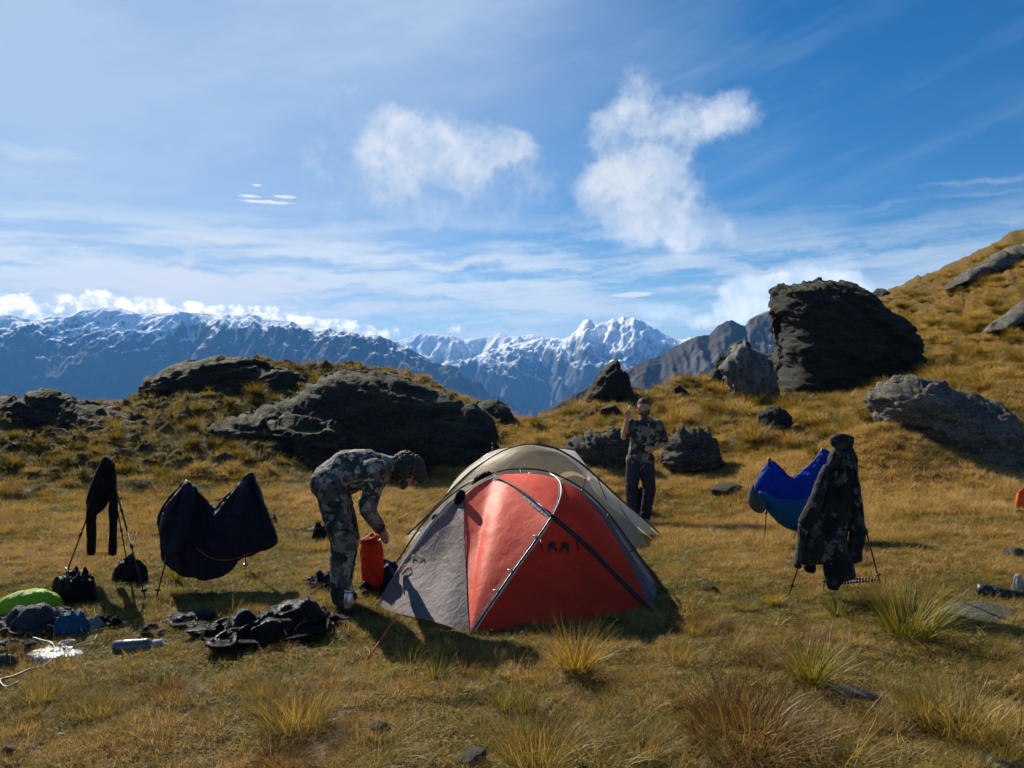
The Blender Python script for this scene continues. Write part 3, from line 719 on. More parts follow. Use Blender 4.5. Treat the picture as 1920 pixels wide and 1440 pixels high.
def clump(seed, n, h, spread, wid, lean, curl, seg=4, hvar=0.5, base=0.3, green=0.0, gap=0.0):
    r = np.random.RandomState(seed); V = []; Fc = []; B = []
    for i in range(n):
        a = r.uniform(0, 2 * math.pi); rad = spread * math.sqrt(r.uniform(0, 1))
        x0, y0 = rad * math.cos(a), rad * math.sin(a)
        az = a + r.normal() * 0.6
        L = h * (1 - hvar * r.uniform(0, 1) ** 1.3)
        th = abs(r.normal()) * lean * 0.6 + lean * (rad / spread) * 0.7 if spread > 0 else abs(r.normal()) * lean
        cu = curl * r.uniform(0.3, 1.3); w0 = wid * r.uniform(.6, 1.2)
        p = np.array([x0, y0, -0.01]); ang = th; pa = r.uniform(0, math.pi)
        sd = np.array([math.cos(az + math.pi / 2 + .6 * math.cos(pa)), math.sin(az + math.pi / 2 + .6 * math.cos(pa)), 0.25 * math.sin(pa)])
        st = len(V); kink = r.normal() * .35
        for s in range(seg + 1):
            ww = w0 * (1 - (s / seg) ** 1.6) + wid * .06
            V.append(p - sd * ww * .5); V.append(p + sd * ww * .5)
            d = np.array([math.cos(az + kink * s / seg) * math.sin(ang), math.sin(az + kink * s / seg) * math.sin(ang), math.cos(ang)])
            p = p + d * L / seg; ang += cu / seg
            if s < seg: Fc.append((st + 2 * s, st + 2 * s + 1, st + 2 * s + 3, st + 2 * s + 2))
        b = np.clip(base + r.normal() * .22, 0, 1)
        for s in range(seg + 1): B += [np.clip(b + 0.18 * (s / seg) - 0.06, 0, 1)] * 2
    return np.array(V), np.array(Fc), np.array(B)
def clump_mesh(name, m, **kw):
    V, Fc, B = clump(**kw)
    o = mesh_obj(name, V, Fc, m, link=False, smooth=True); face_attr(o.data, 'bc', B); return o.data

# source blades for the instanced turf (kept outside the scene)
turf_col = bpy.data.collections.new('turf_sources')
def src(nm, m, **kw):
    me = clump_mesh(nm, m, **kw); o = bpy.data.objects.new(nm, me); turf_col.objects.link(o)
srcs = []
for i in range(4): src('a%02d_mat' % i, M_turf, seed=200 + i, n=52, h=0.055, spread=0.075, wid=0.0028, lean=1.35, curl=0.9, seg=2, base=.22)
for i in range(4): src('b%02d_fine' % i, M_turf, seed=220 + i, n=42, h=0.115, spread=0.06, wid=0.0024, lean=0.75, curl=1.1, seg=3, base=.42)
for i in range(2): src('c%02d_long' % i, M_turf, seed=240 + i, n=16, h=0.21, spread=0.05, wid=0.0022, lean=0.7, curl=1.0, seg=4, base=.6)
for i in range(3): src('d%02d_hill' % i, M_hill, seed=260 + i, n=70, h=0.26, spread=0.12, wid=0.0065, lean=0.75, curl=0.8, seg=3, base=.45)
for i in range(2): src('e%02d_straw' % i, M_turf, seed=280 + i, n=9, h=0.16, spread=0.07, wid=0.0030, lean=1.7, curl=0.2, seg=2, base=.9)

for i in range(2): src('f%02d_tussock' % i, M_hill, seed=295 + i, n=300, h=0.46, spread=0.14, wid=0.009, lean=0.72, curl=1.0, seg=3, base=.5)

def scatter():
    r = np.random.RandomState(77)
    P_, R_, S_, I_, T_ = [], [], [], [], []
    def batch(n, y0, y1, ids, sc, pw=1.0, keep=None, tadd=0.0):
        # area-uniform in the wedge
        y = np.sqrt(r.uniform(y0 ** 2, y1 ** 2, n)) if pw == 1 else y0 + (y1 - y0) * r.uniform(0, 1, n) ** pw
        x = r.uniform(-0.80, 0.80, n) * (y + 0.4)
        t = tint_field(x, y); h = hillness(x, y)
        k = np.ones(n, bool) if keep is None else keep(x, y, t, h, r)
        x, y, t = x[k], y[k], t[k]
        pxx = CX + F * x / y
        yc = np.interp(pxx, CREST[:, 0], CREST[:, 1]); k2 = y < np.where(yc > 26, yc - 2.0, yc + 0.8)
        x, y, t = x[k2], y[k2], t[k2]
        z = ground(x, y)
        P_.append(np.stack([x, y, z], 1)); m_ = len(x)
        R_.append(np.stack([r.normal(size=m_) * .12, r.normal(size=m_) * .12, r.uniform(0, 6.283, m_)], 1))
        sv = r.uniform(sc[0], sc[1], m_); S_.append(sv)
        I_.append(r.choice(ids, m_)); T_.append(np.clip(0.5 + 0.5 * t + r.normal(size=m_) * .10 + tadd, 0, 1))
    A, B, C, H, E = [0, 1, 2, 3], [4, 5, 6, 7], [8, 9], [10, 11, 12], [13, 14]
    flat = lambda x, y, t, h, r: h < .7
    pat = fbm
    def fine(x, y, t, h, r):
        q = fbm(xy0(x * 1.9, y * 1.9, 61), 3)
        return (q + t * .5 + r.normal(size=len(x)) * .15 > -0.02) & (h < .8)
    batch(32000, 2.5, 8.5, A, (.55, 1.15), keep=flat, tadd=-.12)
    batch(22000, 2.5, 8.5, B, (.3, .85), keep=fine, tadd=.10)
    batch(26000, 8.0, 15.0, A, (1.1, 1.9), keep=flat)
    batch(30000, 8.0, 15.0, B, (.8, 1.5), keep=fine, tadd=.08)
    batch(1300, 2.6, 9.0, C, (.5, 1.1), keep=fine)
    batch(1800, 2.5, 10.0, E, (.4, .9), keep=flat)
    # the rough slopes
    def left_hill(x, y, t, h, r): return (h > .3) & (x < 1) & (r.uniform(size=len(x)) < .34)
    def slope(x, y, t, h, r):
        q = fbm(xy0(x * 0.9, y * 0.9, 71), 3)
        ok = np.where(x > 0.0, q > -0.10, q + t * .4 > 0.16)
        return (h > .4) & ok
    batch(26000, 10, 20, A, (1.3, 2.6), keep=left_hill)
    batch(14000, 10, 20, B, (1.0, 1.9), keep=left_hill)
    batch(34000, 11, 44, H, (.4, .9), keep=slope)
    batch(22000, 11, 30, B, (1.0, 2.0), keep=lambda x, y, t, h, r: (h > .3) & (x > 0), tadd=-.15)
    batch(1500, 12, 43, [15, 16], (.45, 1.2), keep=lambda x, y, t, h, r: (h > .6) & (x > 1))
    batch(160, 11, 19, [15, 16], (.35, .7), keep=lambda x, y, t, h, r: (h > .6) & (x < -1))
    Pp, Rr, Ss, Ii, Tt = map(np.concatenate, (P_, R_, S_, I_, T_))
    me = bpy.data.meshes.new('grass'); me.vertices.add(len(Pp)); me.vertices.foreach_set('co', Pp.astype(np.float32).ravel())
    for nm, typ, v in (('rot', 'FLOAT_VECTOR', Rr), ('scl', 'FLOAT', Ss), ('idx', 'INT', Ii), ('ti', 'FLOAT', Tt)):
        at = me.attributes.new(nm, typ, 'POINT')
        if typ == 'FLOAT_VECTOR': at.data.foreach_set('vector', v.astype(np.float32).ravel())
        else: at.data.foreach_set('value', v.astype(np.int32 if typ == 'INT' else np.float32))
    me.update()
    o = bpy.data.objects.new('grass', me); COL.objects.link(o); tag(o, kind='stuff')
    ng = bpy.data.node_groups.new('scatter_turf', 'GeometryNodeTree')
    ng.interface.new_socket('Geometry', in_out='INPUT', socket_type='NodeSocketGeometry'); ng.interface.new_socket('Geometry', in_out='OUTPUT', socket_type='NodeSocketGeometry')
    a = ng.nodes.new
    gi, go, iop, ci = a('NodeGroupInput'), a('NodeGroupOutput'), a('GeometryNodeInstanceOnPoints'), a('GeometryNodeCollectionInfo')
    ci.inputs['Collection'].default_value = turf_col; ci.inputs['Separate Children'].default_value = True; ci.inputs['Reset Children'].default_value = True
    def na(nm, dt):
        q = a('GeometryNodeInputNamedAttribute'); q.data_type = dt; q.inputs['Name'].default_value = nm; return q.outputs[0]
    L = ng.links.new
    L(gi.outputs[0], iop.inputs['Points']); L(ci.outputs[0], iop.inputs['Instance']); iop.inputs['Pick Instance'].default_value = True
    L(na('idx', 'INT'), iop.inputs['Instance Index'])
    e2r = a('FunctionNodeEulerToRotation'); L(na('rot', 'FLOAT_VECTOR'), e2r.inputs[0]); L(e2r.outputs[0], iop.inputs['Rotation'])
    L(na('scl', 'FLOAT'), iop.inputs['Scale']); L(iop.outputs[0], go.inputs[0])
    md = o.modifiers.new('turf', 'NODES'); md.node_group = ng
scatter()

# tussocks: every one an object, built over a few shared meshes
TUS = {}
def tmeshes(key, m, k, **kw):
    TUS[key] = [clump_mesh('tussock_' + key, m, seed=300 + 17 * len(TUS) + i, **kw) for i in range(k)]
tmeshes('gold', M_gold, 2, n=300, h=0.42, spread=0.075, wid=0.0050, lean=0.62, curl=0.75, seg=5, base=.45)
tmeshes('green', M_green, 2, n=340, h=0.45, spread=0.10, wid=0.0055, lean=0.62, curl=0.7, seg=5, base=.5)
tmeshes('red', M_red, 2, n=900, h=0.34, spread=0.22, wid=0.0032, lean=0.85, curl=1.2, seg=5, base=.45)
tmeshes('dry', M_turf, 2, n=500, h=0.26, spread=0.14, wid=0.0028, lean=0.6, curl=0.9, seg=4, base=.62)
tmeshes('small', M_green, 2, n=110, h=0.22, spread=0.04, wid=0.0042, lean=0.55, curl=0.6, seg=4, base=.3)
tmeshes('hill', M_hill, 4, n=420, h=0.46, spread=0.14, wid=0.008, lean=0.72, curl=1.0, seg=4, base=.5)
tmeshes('wispy', M_turf, 2, n=150, h=0.46, spread=0.12, wid=0.0030, lean=0.7, curl=1.1, seg=5, base=.6)
tcount = [0]
def tussock(px, py, key, s, label, group=None, at=None, rz=None):
    g = at if at is not None else G(px, py); tcount[0] += 1; r = random.Random(tcount[0])
    me = TUS[key][tcount[0] % len(TUS[key])]
    o = bpy.data.objects.new('tussock', me); COL.objects.link(o)
    o.location = (g[0], g[1], g[2] - .01); o.rotation_euler = (r.uniform(-.08, .08), r.uniform(-.08, .08), rz if rz is not None else r.uniform(0, 6.28))
    o.scale = (s * r.uniform(.92, 1.08), s * r.uniform(.92, 1.08), s * r.uniform(.95, 1.05))
    return tag(o, label, 'grass tussock', group)
tussock(1078, 1262, 'gold', .95, 'tall golden tussock growing in front of the red tent door')
tussock(1700, 1200, 'green', 1.15, 'biggest green and yellow tussock, below the camouflage coat')
tussock(1520, 1288, 'green', .80, 'yellow green tussock above the flat pale stone')
tussock(1405, 1400, 'red', 1.25, 'wide reddish brown tussock in the right foreground')
tussock(1010, 1436, 'dry', 1.15, 'low grey green tussock at the bottom edge near the centre')
tussock(558, 1372, 'dry', 1.15, 'round dry orange tussock in the left foreground')
tussock(818, 1282, 'small', .95, 'small green tussock in the tent shadow left of the golden one')
tussock(1570, 1155, 'small', 1.1, 'small green tussock under the camouflage coat')
tussock(1330, 1172, 'red', .50, 'small brown tussock beside the small brown stone')
tussock(1800, 1372, 'dry', 1.25, 'wide straw coloured tussock in the lower right')
tussock(1905, 1405, 'wispy', .9, 'pale wispy tussock cut by the right edge of the view')
tussock(945, 1332, 'small', .9, 'thin dark green tuft left of a second tuft below the tent')
tussock(988, 1345, 'small', .8, 'thin green tuft right of a similar tuft below the tent')
tussock(1432, 1240, 'red', .55, 'dark brown low tussock between the tent and the yellow green tussock')
tussock(1452, 1140, 'gold', .42, 'short yellow tussock at the left foot of the coat poles')
tussock(330, 1090, 'small', 1.2, 'dense green tussock under the hanging black sleeping bag')
tussock(262, 1280, 'red', .30, 'tiny brown tuft in the left foreground')
tussock(650, 980, 'wispy', .5, 'thin pale tuft behind the bending man')
tussock(870, 905, 'wispy', .9, 'pale tuft at the foot of the black outcrop behind the tent')
tussock(1095, 850, 'gold', 1.0, 'golden tussock behind the tan tent beside the low boulder')
tussock(1290, 965, 'dry', .8, 'russet tuft on the meadow right of the standing man')
tussock(700, 1440, 'wispy', .8, 'wispy golden tuft at the bottom edge left of centre')
tussock(1120, 1445, 'wispy', .9, 'long golden blades at the bottom edge near the centre')
tussock(1560, 1445, 'wispy', 1.0, 'tall golden blades at the bottom edge right of the russet tussock')
tussock(1660, 1120, 'wispy', .8, 'wispy dry grass at the right foot of the coat poles')
tussock(480, 765, 'hill', .85, 'rounded rusty tussock on top of the left mound')
tussock(300, 760, 'hill', .9, 'orange tussock below the lichen covered outcrop on the mound')
tussock(265, 768, 'hill', .8, 'orange tussock on the skyline left of the mound outcrop')
tussock(560, 708, 'hill', .7, 'flat rusty tussock in the skyline dip between the two outcrops')
tussock(1515, 800, 'hill', .9, 'upright golden tussock below the huge dark boulder')
tussock(1560, 792, 'hill', 1.0, 'spreading golden tussock right below the huge dark boulder')
tussock(1530, 850, 'hill', .7, 'golden tussock above the camouflage coat')
tussock(1725, 680, 'hill', 1.1, 'lone pale tussock in the shadow right of the huge boulder')
rt = random.Random(91)
k = 0
while k < 150:
    x = rt.uniform(0.3, 24); y = rt.uniform(13, 40)
    if abs(x / y) > .72: continue
    if float(hillness(np.array([x]), np.array([y]))[0]) < .6: continue
    px_ = CX + F * x / y
    if y > np.interp(px_, CREST[:, 0], CREST[:, 1]): continue
    if rt.random() > 18.0 / y: continue
    k += 1
    tussock(0, 0, 'hill', rt.uniform(.6, 1.3), 'golden brown tussock on the right slope', 'tussocks covering the right slope', at=(x, y, gz(x, y)))
k = 0
while k < 42:
    px_, py_ = rt.uniform(-40, 560), rt.uniform(765, 910)
    k += 1
    tussock(px_, py_, 'hill', rt.uniform(.35, .7), 'rusty tussock on the rough face of the left mound', 'tussocks on the left mound')
k = 0
while k < 66:
    px_, py_ = rt.uniform(0, 1920), 930 + 510 * rt.random() ** 1.4
    if 540 < px_ < 1300 and py_ < 1230: continue
    if px_ < 620 and 1040 < py_ < 1300: continue
    k += 1
    tussock(px_, py_, rt.choice(['dry', 'wispy', 'red', 'small', 'dry']), rt.uniform(.35, .75), 'short dry tuft standing in the meadow turf', 'short tufts in the meadow turf')
# ------------------------------------------------------------------ cloth, poles and curves
def curve3(pts, n, smooth=True):
    pts = [np.array(p, float) for p in pts]
    c = smooth_poly(pts, 8, closed=False) if (smooth and len(pts) > 2) else np.array(pts)
    d = np.concatenate([[0], np.cumsum(np.linalg.norm(np.diff(c, axis=0), axis=1))])
    t = np.linspace(0, d[-1], n)
    return np.stack([np.interp(t, d, c[:, k]) for k in range(3)], 1)
def tube(name, pts, r, m, parent=None, n=None, seg=8, smooth=True, r2=None, closed=False):
    c = curve3(pts, n or max(2, len(pts) * 5), smooth) if n != 0 else np.array(pts, float)
    k = len(c); tg = np.gradient(c, axis=0); tg /= np.linalg.norm(tg, axis=1)[:, None] + 1e-9
    up = np.array([0, 0, 1.0]); V = []
    a = np.cross(tg[0], up); a = a / np.linalg.norm(a) if np.linalg.norm(a) > .05 else np.array([1., 0, 0])
    rr = np.linspace(r, r2 if r2 is not None else r, k)
    for i in range(k):
        a = a - tg[i] * (a @ tg[i]); a /= np.linalg.norm(a) + 1e-9; b = np.cross(tg[i], a)
        for j in range(seg):
            th = 2 * math.pi * j / seg; V.append(c[i] + rr[i] * (math.cos(th) * a + math.sin(th) * b))
    Fc = [list(map(int, q)) for q in grid_faces(k, seg, True)] + [list(range(seg))[::-1], list(range((k - 1) * seg, k * seg))]
    return mesh_obj(name, np.array(V), Fc, m, parent)
def fabric_shader(col, tcol, tf=0.45, bs=0.5, scale=1.0, gloss=0.45, weave=True, stretch=(1, 1, 1)):
    def f(n):
        p = oco(n); q = n.v('MULTIPLY', p, stretch)
        w1 = n.add('ShaderNodeTexNoise'); n.put(w1.inputs['Vector'], q); w1.inputs['Scale'].default_value = 7 * scale; w1.inputs['Detail'].default_value = 5; w1.inputs['Distortion'].default_value = 1.2
        w2 = n.noise(n.v('MULTIPLY', p, (1, 1, .35)), 30 * scale, 4, .6, 1.5)
        h = n.m('ADD', n.m('MULTIPLY', w1.outputs[0], 1.2), n.m('MULTIPLY', w2, .5))
        dirt = n.ramp(n.noise(p, 3, 6, .7), .35, .7, .82, 1.05)
        c = n.mix(1.0, col, n.comb(dirt, dirt, dirt), 'MULTIPLY')
        return pbsdf(n, c, gloss, n.bump(h, bs, 0.05), 0.12, trans=(tf, n.mix(1.0, tcol, n.comb(dirt, dirt, dirt), 'MULTIPLY')))
    return f
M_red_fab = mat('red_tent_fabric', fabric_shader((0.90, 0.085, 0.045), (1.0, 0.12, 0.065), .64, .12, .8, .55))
M_red_lit = mat('sunlit_red_tent_fabric', fabric_shader((0.92, 0.135, 0.085), (0.95, 0.08, 0.04), .28, .10, .8, .5))  # same red fabric; sunlit look of front and top panels put into its colour
M_grey_fab = mat('grey_tent_fabric', fabric_shader((0.30, 0.255, 0.265), (0.38, 0.31, 0.32), .48, .2, 1.2, .55, stretch=(1.4, 1.4, .7)))
M_dkgrey_fab = mat('dark_grey_tent_fabric', fabric_shader((0.14, 0.13, 0.15), (0.12, 0.11, 0.13), .35, .5, 1.2))
M_tan_fab = mat('tan_tent_fabric', fabric_shader((0.56, 0.49, 0.38), (0.58, 0.50, 0.37), .48, .2, .7))
M_white_fab = mat('pale_tent_fabric', fabric_shader((0.78, 0.75, 0.66), (0.88, 0.84, 0.74), .62, .35, 1.0))
M_tape = mat('reflective_sleeve', fabric_shader((0.30, 0.29, 0.36), (0.25, 0.25, 0.3), .25, .8, 3.0, .5))
def plain(name, col, rough=.5, spec=.4, metal=0.0, bs=0.0, bsc=40):
    def f(n):
        p = oco(n); d = n.ramp(n.noise(p, 9, 5, .65), .3, .7, .75, 1.12)
        return pbsdf(n, n.mix(1.0, col, n.comb(d, d, d), 'MULTIPLY'), rough, n.bump(n.noise(p, bsc, 4, .6), bs, .01) if bs else None, spec, metal)
    return mat(name, f)
M_pole = plain('black_pole', (0.012, 0.012, 0.014), .3)
M_polelight = plain('pale_pole', (0.5, 0.5, 0.5), .3, metal=.3)
M_black = plain('black_plastic', (0.012, 0.012, 0.013), .45)
M_blackcloth = mat('black_cloth', fabric_shader((0.007, 0.008, 0.010), (0.002, 0.002, 0.003), .05, .9, 2.0, .6))
M_cord = plain('yellow_cord', (0.45, 0.38, 0.06), .7)
M_redcord = plain('red_cord', (0.55, 0.06, 0.03), .6)
M_alu = plain('aluminium', (0.55, 0.55, 0.57), .3, metal=.9)

def patch(name, bottom, top, left, right, nu, nv, m, parent, sag=0.0, wr=0.0, wf=6.0, seed=0, ws=(1, 1, 1)):
    b, t = curve3(bottom, nu), curve3(top, nu) if len(top) > 1 else np.repeat([np.array(top[0], float)], nu, 0)
    l, r = curve3(left, nv), curve3(right, nv)
    u = np.linspace(0, 1, nu)[None, :, None]; v = np.linspace(0, 1, nv)[:, None, None]
    S = (1 - v) * b[None] + v * t[None] + (1 - u) * l[:, None] + u * r[:, None] - ((1 - u) * (1 - v) * b[0] + u * (1 - v) * b[-1] + (1 - u) * v * t[0] + u * v * t[-1])
    gu = np.gradient(S, axis=1); gv = np.gradient(S, axis=0); nr = np.cross(gu, gv); nr /= np.linalg.norm(nr, axis=2)[..., None] + 1e-9
    env = np.sin(np.pi * u[..., 0]) * np.sin(np.pi * v[..., 0]) if len(top) > 1 else np.sin(np.pi * u[..., 0]) * np.sin(np.pi * np.clip(v[..., 0], 0, 1))
    S = S - nr * (sag * env)[..., None]
    if wr:
        q = S.reshape(-1, 3) * np.array(ws) * wf + seed
        nz = fbm(q + 0.35 * np.stack([pn(q * .7 + 4), pn(q * .7 + 9), pn(q * .7 + 2)], 1), 4, .55, ridged=True).reshape(nv, nu)
        S = S + nr * (wr * nz * np.clip(env * 3, 0, 1))[..., None]
    o = mesh_obj(name, S.reshape(-1, 3), grid_faces(nv, nu), m, parent)
    o['S'] = 0; del o['S']
    return o, S.reshape(-1, 3)
def ribbon(name, pts, width, m, parent, off=(0, -0.012, 0.006), n=40, side=None):
    c = curve3(pts, n) + np.array(off); tg = np.gradient(c, axis=0); tg /= np.linalg.norm(tg, axis=1)[:, None]
    toward = np.array([0, 0, CZ]) - c; toward /= np.linalg.norm(toward, axis=1)[:, None]
    nrm = np.array([0.1, -0.75, 0.65])[None] + 0 * c
    s = np.cross(tg, nrm); s /= np.linalg.norm(s, axis=1)[:, None]
    j = (fbm(c * 14, 2) * .25 + 1)[:, None]
    V = np.stack([c - s * width / 2 * j, c + np.array([0, -.006, .004]), c + s * width / 2 * j], 1).reshape(-1, 3)
    return mesh_obj(name, V, grid_faces(n, 3), m, parent)
def on_patch(px, py, S, off=0.008):
    k = CX + F * S[:, 0] / S[:, 1]; q = CY - F * (S[:, 2] - CZ) / S[:, 1]
    d = (k - px) ** 2 + (q - py) ** 2; i = np.argsort(d)[:6]; w_ = 1 / (d[i] + 1e-3)
    Y = (S[i, 1] * w_).sum() / w_.sum() - off
    return P(px, py, Y)
def decal(name, polys, S, m, parent, off=0.008):
    V, Fc = [], []
    for pl in polys:
        st = len(V); V += [on_patch(x, y, S, off) for x, y in pl]; Fc.append(list(range(st, st + len(pl))))
    return mesh_obj(name, np.array(V), Fc, m, parent, smooth=False)

# ------------------------------------------------------------------ red tent
tentA = thing('red_tent', 'red and grey dome tent nearest the viewpoint, black poles crossing over its door', 'tent')
ARCH = [P(735, 1068, 6.9), P(790, 985, 6.85), P(835, 937, 6.8), P(885, 902, 6.72), P(930, 885, 6.68), P(975, 879, 6.62), P(1030, 885, 6.57), P(1090, 915, 6.5), P(1140, 962, 6.45), P(1190, 1030, 6.37), P(1240, 1100, 6.3)]
Z0 = P(880, 1190, 5.1); FR = P(1228, 1150, 5.6); XC = P(1035, 967, 5.72); T1 = P(925, 893, 6.42); T2 = P(870, 926, 6.25); FL = P(705, 1142, 5.72); H = P(1052, 905, 6.28); K = P(978, 892, 6.5)
pole1a = [Z0, P(925, 1123, 5.25), P(960, 1073, 5.4), P(1000, 1018, 5.57), XC]
pole1b = [XC, P(1048, 945, 5.9), P(1052, 922, 6.08), H]
pole2a = [T1, P(975, 920, 6.1), P(1005, 943, 5.9), XC]
pole2b = [XC, P(1100, 1022, 5.68), P(1165, 1088, 5.65), FR]
zipc = [Z0, P(876, 1120, 5.38), P(873, 1050, 5.68), P(870, 985, 5.95), T2]
ledge = [FL, P(733, 1092, 5.85), P(765, 1045, 5.98), P(800, 995, 6.1), P(838, 948, 6.2), T2]
_, SG = patch('side_panel', [FL, P(745, 1150, 5.5), P(790, 1160, 5.35), P(835, 1172, 5.2), Z0], [T2], ledge, zipc, 70, 70, M_grey_fab, tentA, .05, .004, 5, 3, (1, 1, .6))
patch('front_panel', zipc, pole2a, [Z0, Z0 + np.array([0, 0, .001])] if False else [zipc[0], zipc[0]], [T2, XC], 4, 4, M_red_fab, tentA)[0] if False else None
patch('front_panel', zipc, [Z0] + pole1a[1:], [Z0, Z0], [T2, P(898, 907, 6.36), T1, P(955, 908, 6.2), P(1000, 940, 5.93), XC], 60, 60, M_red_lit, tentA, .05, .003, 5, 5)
_, SD = patch('door_panel', [Z0, P(960, 1180, 5.17), P(1060, 1172, 5.27), P(1150, 1160, 5.42), FR], [XC], pole1a, [FR] + pole2b[::-1][1:], 60, 60, M_red_fab, tentA, .03, .004, 3, 7)
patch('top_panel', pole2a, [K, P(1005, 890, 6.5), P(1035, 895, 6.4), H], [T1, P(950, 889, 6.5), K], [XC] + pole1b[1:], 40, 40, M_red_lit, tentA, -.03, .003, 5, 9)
CUR = [H, P(1085, 920, 6.28), P(1128, 970, 6.2), P(1165, 1030, 6.08), P(1192, 1085, 5.92), P(1210, 1122, 5.75), FR]
patch('right_panel', pole2b, CUR, [XC] + pole1b[1:], [FR, FR], 50, 40, M_red_fab, tentA, -.04, .004, 4, 11)
OUT = [H, P(1092, 922, 6.42), P(1140, 972, 6.4), P(1180, 1035, 6.34), P(1218, 1090, 6.28), P(1234, 1118, 6.1), FR]
patch('rear_strip', CUR, OUT, [H, H], [FR, FR], 50, 10, M_dkgrey_fab, tentA, 0, .008, 6, 13)
patch('side_wing', [P(1150, 1035, 6.25), P(1185, 1085, 6.1), P(1222, 1142, 5.75)], [P(1160, 1022, 6.2), P(1195, 1060, 6.2), P(1232, 1105, 6.1)], [P(1150, 1035, 6.25), P(1160, 1022, 6.2)], [P(1222, 1142, 5.75), P(1232, 1105, 6.1)], 20, 8, M_grey_fab, tentA, 0, .01, 9, 2)
REAR = [P(775, 1052, 7.6), P(815, 985, 7.6), P(880, 925, 7.55), P(960, 900, 7.5), P(1050, 905, 7.4), P(1130, 955, 7.35), P(1175, 1010, 7.3), P(1215, 1060, 7.25)]
inner = [np.array(q) + np.array([0, .0, -.045]) for q in ARCH]
patch('tent_body', inner, REAR, [inner[0], REAR[0]], [inner[-1], REAR[-1]], 50, 12, M_dkgrey_fab, tentA, 0, .006, 5, 4)
patch('side_body', ledge, inner[:6][::1], [FL, inner[0]], [T2, inner[5]], 30, 12, M_dkgrey_fab, tentA, 0, .006, 5, 6)
patch('back_panel', [REAR[0], P(1000, 1040, 8.0), REAR[-1]], REAR, [REAR[0], REAR[0]], [REAR[-1], REAR[-1]], 30, 14, M_tan_fab, tentA, 0, .006, 5, 8)
patch('inner_tent', [(-.75, 6.45, 0), (1.0, 6.2, 0)], [(-.6, 6.6, .42), (.85, 6.4, .42)], [(-.75, 6.45, 0), (-.6, 6.6, .42)], [(1.0, 6.2, 0), (.85, 6.4, .42)], 12, 8, M_dkgrey_fab, tentA, 0, .01)
patch('groundsheet', [Z0 + np.array([0, .1, .02]) if False else (-.25, 5.25, .03), (1.0, 5.65, .03)], [(-.9, 6.8, .03), (1.1, 6.4, .03)], [(-.25, 5.25, .03), (-.9, 6.8, .03)], [(1.0, 5.65, .03), (1.1, 6.4, .03)], 8, 8, M_black, tentA)
patch('roof_gap', [T2, T1, K, H], inner[3:7], [T2, inner[3]], [H, inner[6]], 30, 6, M_tan_fab, tentA, 0, 0)
patch('roof_gap', OUT[:-1], inner[6:], [H, inner[6]], [OUT[-2], inner[-1]], 30, 6, M_tan_fab, tentA, 0, 0)
tube('arch_pole', ARCH, .0075, M_pole, tentA, 80)
tube('crossing_pole', [np.array(q) + (0, -.025, .012) for q in pole2a + pole2b[1:]], .0075, M_pole, tentA, 70)
tube('crossing_pole', [np.array(q) + (0.006, -.028, .010) for q in pole1a], .0075, M_pole, tentA, 40)
tube('loop_pole', [np.array(XC) + (0.005, -.03, .01), P(1050, 935, 5.95), P(1052, 912, 6.15), P(1045, 897, 6.35), P(1030, 888, 6.5), P(1010, 885, 6.52), P(990, 888, 6.53)], .0048, M_polelight, tentA, 50)
ribbon('pole_sleeve', [np.array(q) + (0, 0, -.008) for q in pole1a], .036, M_tape, tentA)
ribbon('pole_sleeve', [np.array(q) + (-.006, 0, -.016) for q in pole2a], .05, M_tape, tentA)
ribbon('pole_sleeve', [np.array(q) + (-.006, 0, -.012) for q in pole2b], .03, mat('dark_sleeve', fabric_shader((0.07, 0.065, 0.08), (0.03, 0.03, 0.04), .1, .8, 3, .35)), tentA)
ribbon('pole_sleeve', [np.array(q) + (-.012, 0, -.004) for q in pole1b], .022, M_tape, tentA)
ribbon('edge_binding', ledge, .018, M_tape, tentA, off=(0, -.004, .002))
ribbon('zip_flap', zipc, .012, M_dkgrey_fab, tentA, off=(0, -.006, 0))
ribbon('top_binding', [T2, P(898, 906, 6.36), T1], .03, M_white_fab, tentA, off=(0, -.004, .004), n=14)
for a, b in ((ARCH[1], ledge[3]), (ARCH[3], T2), (ARCH[4], T1), (ARCH[5], K), (ARCH[6], H), (ARCH[7], OUT[1]), (ARCH[8], OUT[2]), (ARCH[9], OUT[3])):
    a, b = np.array(a), np.array(b); b = a + (b - a) * min(1, .11 / np.linalg.norm(b - a)) if np.linalg.norm(b - a) > .3 else b
    tube('clip', [a, b], .005, M_black, tentA, 2, smooth=False)
for px, py in ((957, 1070), (930, 1108), (1005, 1006)):
    a = np.array(on_patch(px, py, SD, .03)); tube('clip', [a + (-.02, 0, .006), a + (.02, -.004, 0)], .005, M_polelight, tentA, 2, smooth=False)
tube('clip', [np.array(XC) + (-.012, -.03, .014), np.array(XC) + (.014, -.03, -.006)], .012, M_black, tentA, 2, smooth=False)
for px, py, q in ((1014, 1012, 1019), (1082, 1010, 1082)):
    tube('strap', [on_patch(px, py, SD, .012), on_patch(px + 2, py + 20, SD, .02)], .006, M_black, tentA, 3, smooth=False)
for cx, cy in ((1021, 1062), (1085, 1062)):
    lp = [on_patch(cx + dx, cy + dy, SD, .012) for dx, dy in ((-8, 8), (-7, -2), (0, -8), (7, -2), (9, 8), (2, 9), (-8, 8))]
    tube('guy_loop', lp, .0016, mat('dark_red_cord', lambda n: pbsdf(n, (0.45, 0.03, 0.02), .7)), tentA, 24)
M_logo = plain('black_print', (0.012, 0.008, 0.008), .6)
def lg(pts, ox=1010, oy=1000, s=17.45): return [(ox + x / s, oy + y / s) for x, y in pts]
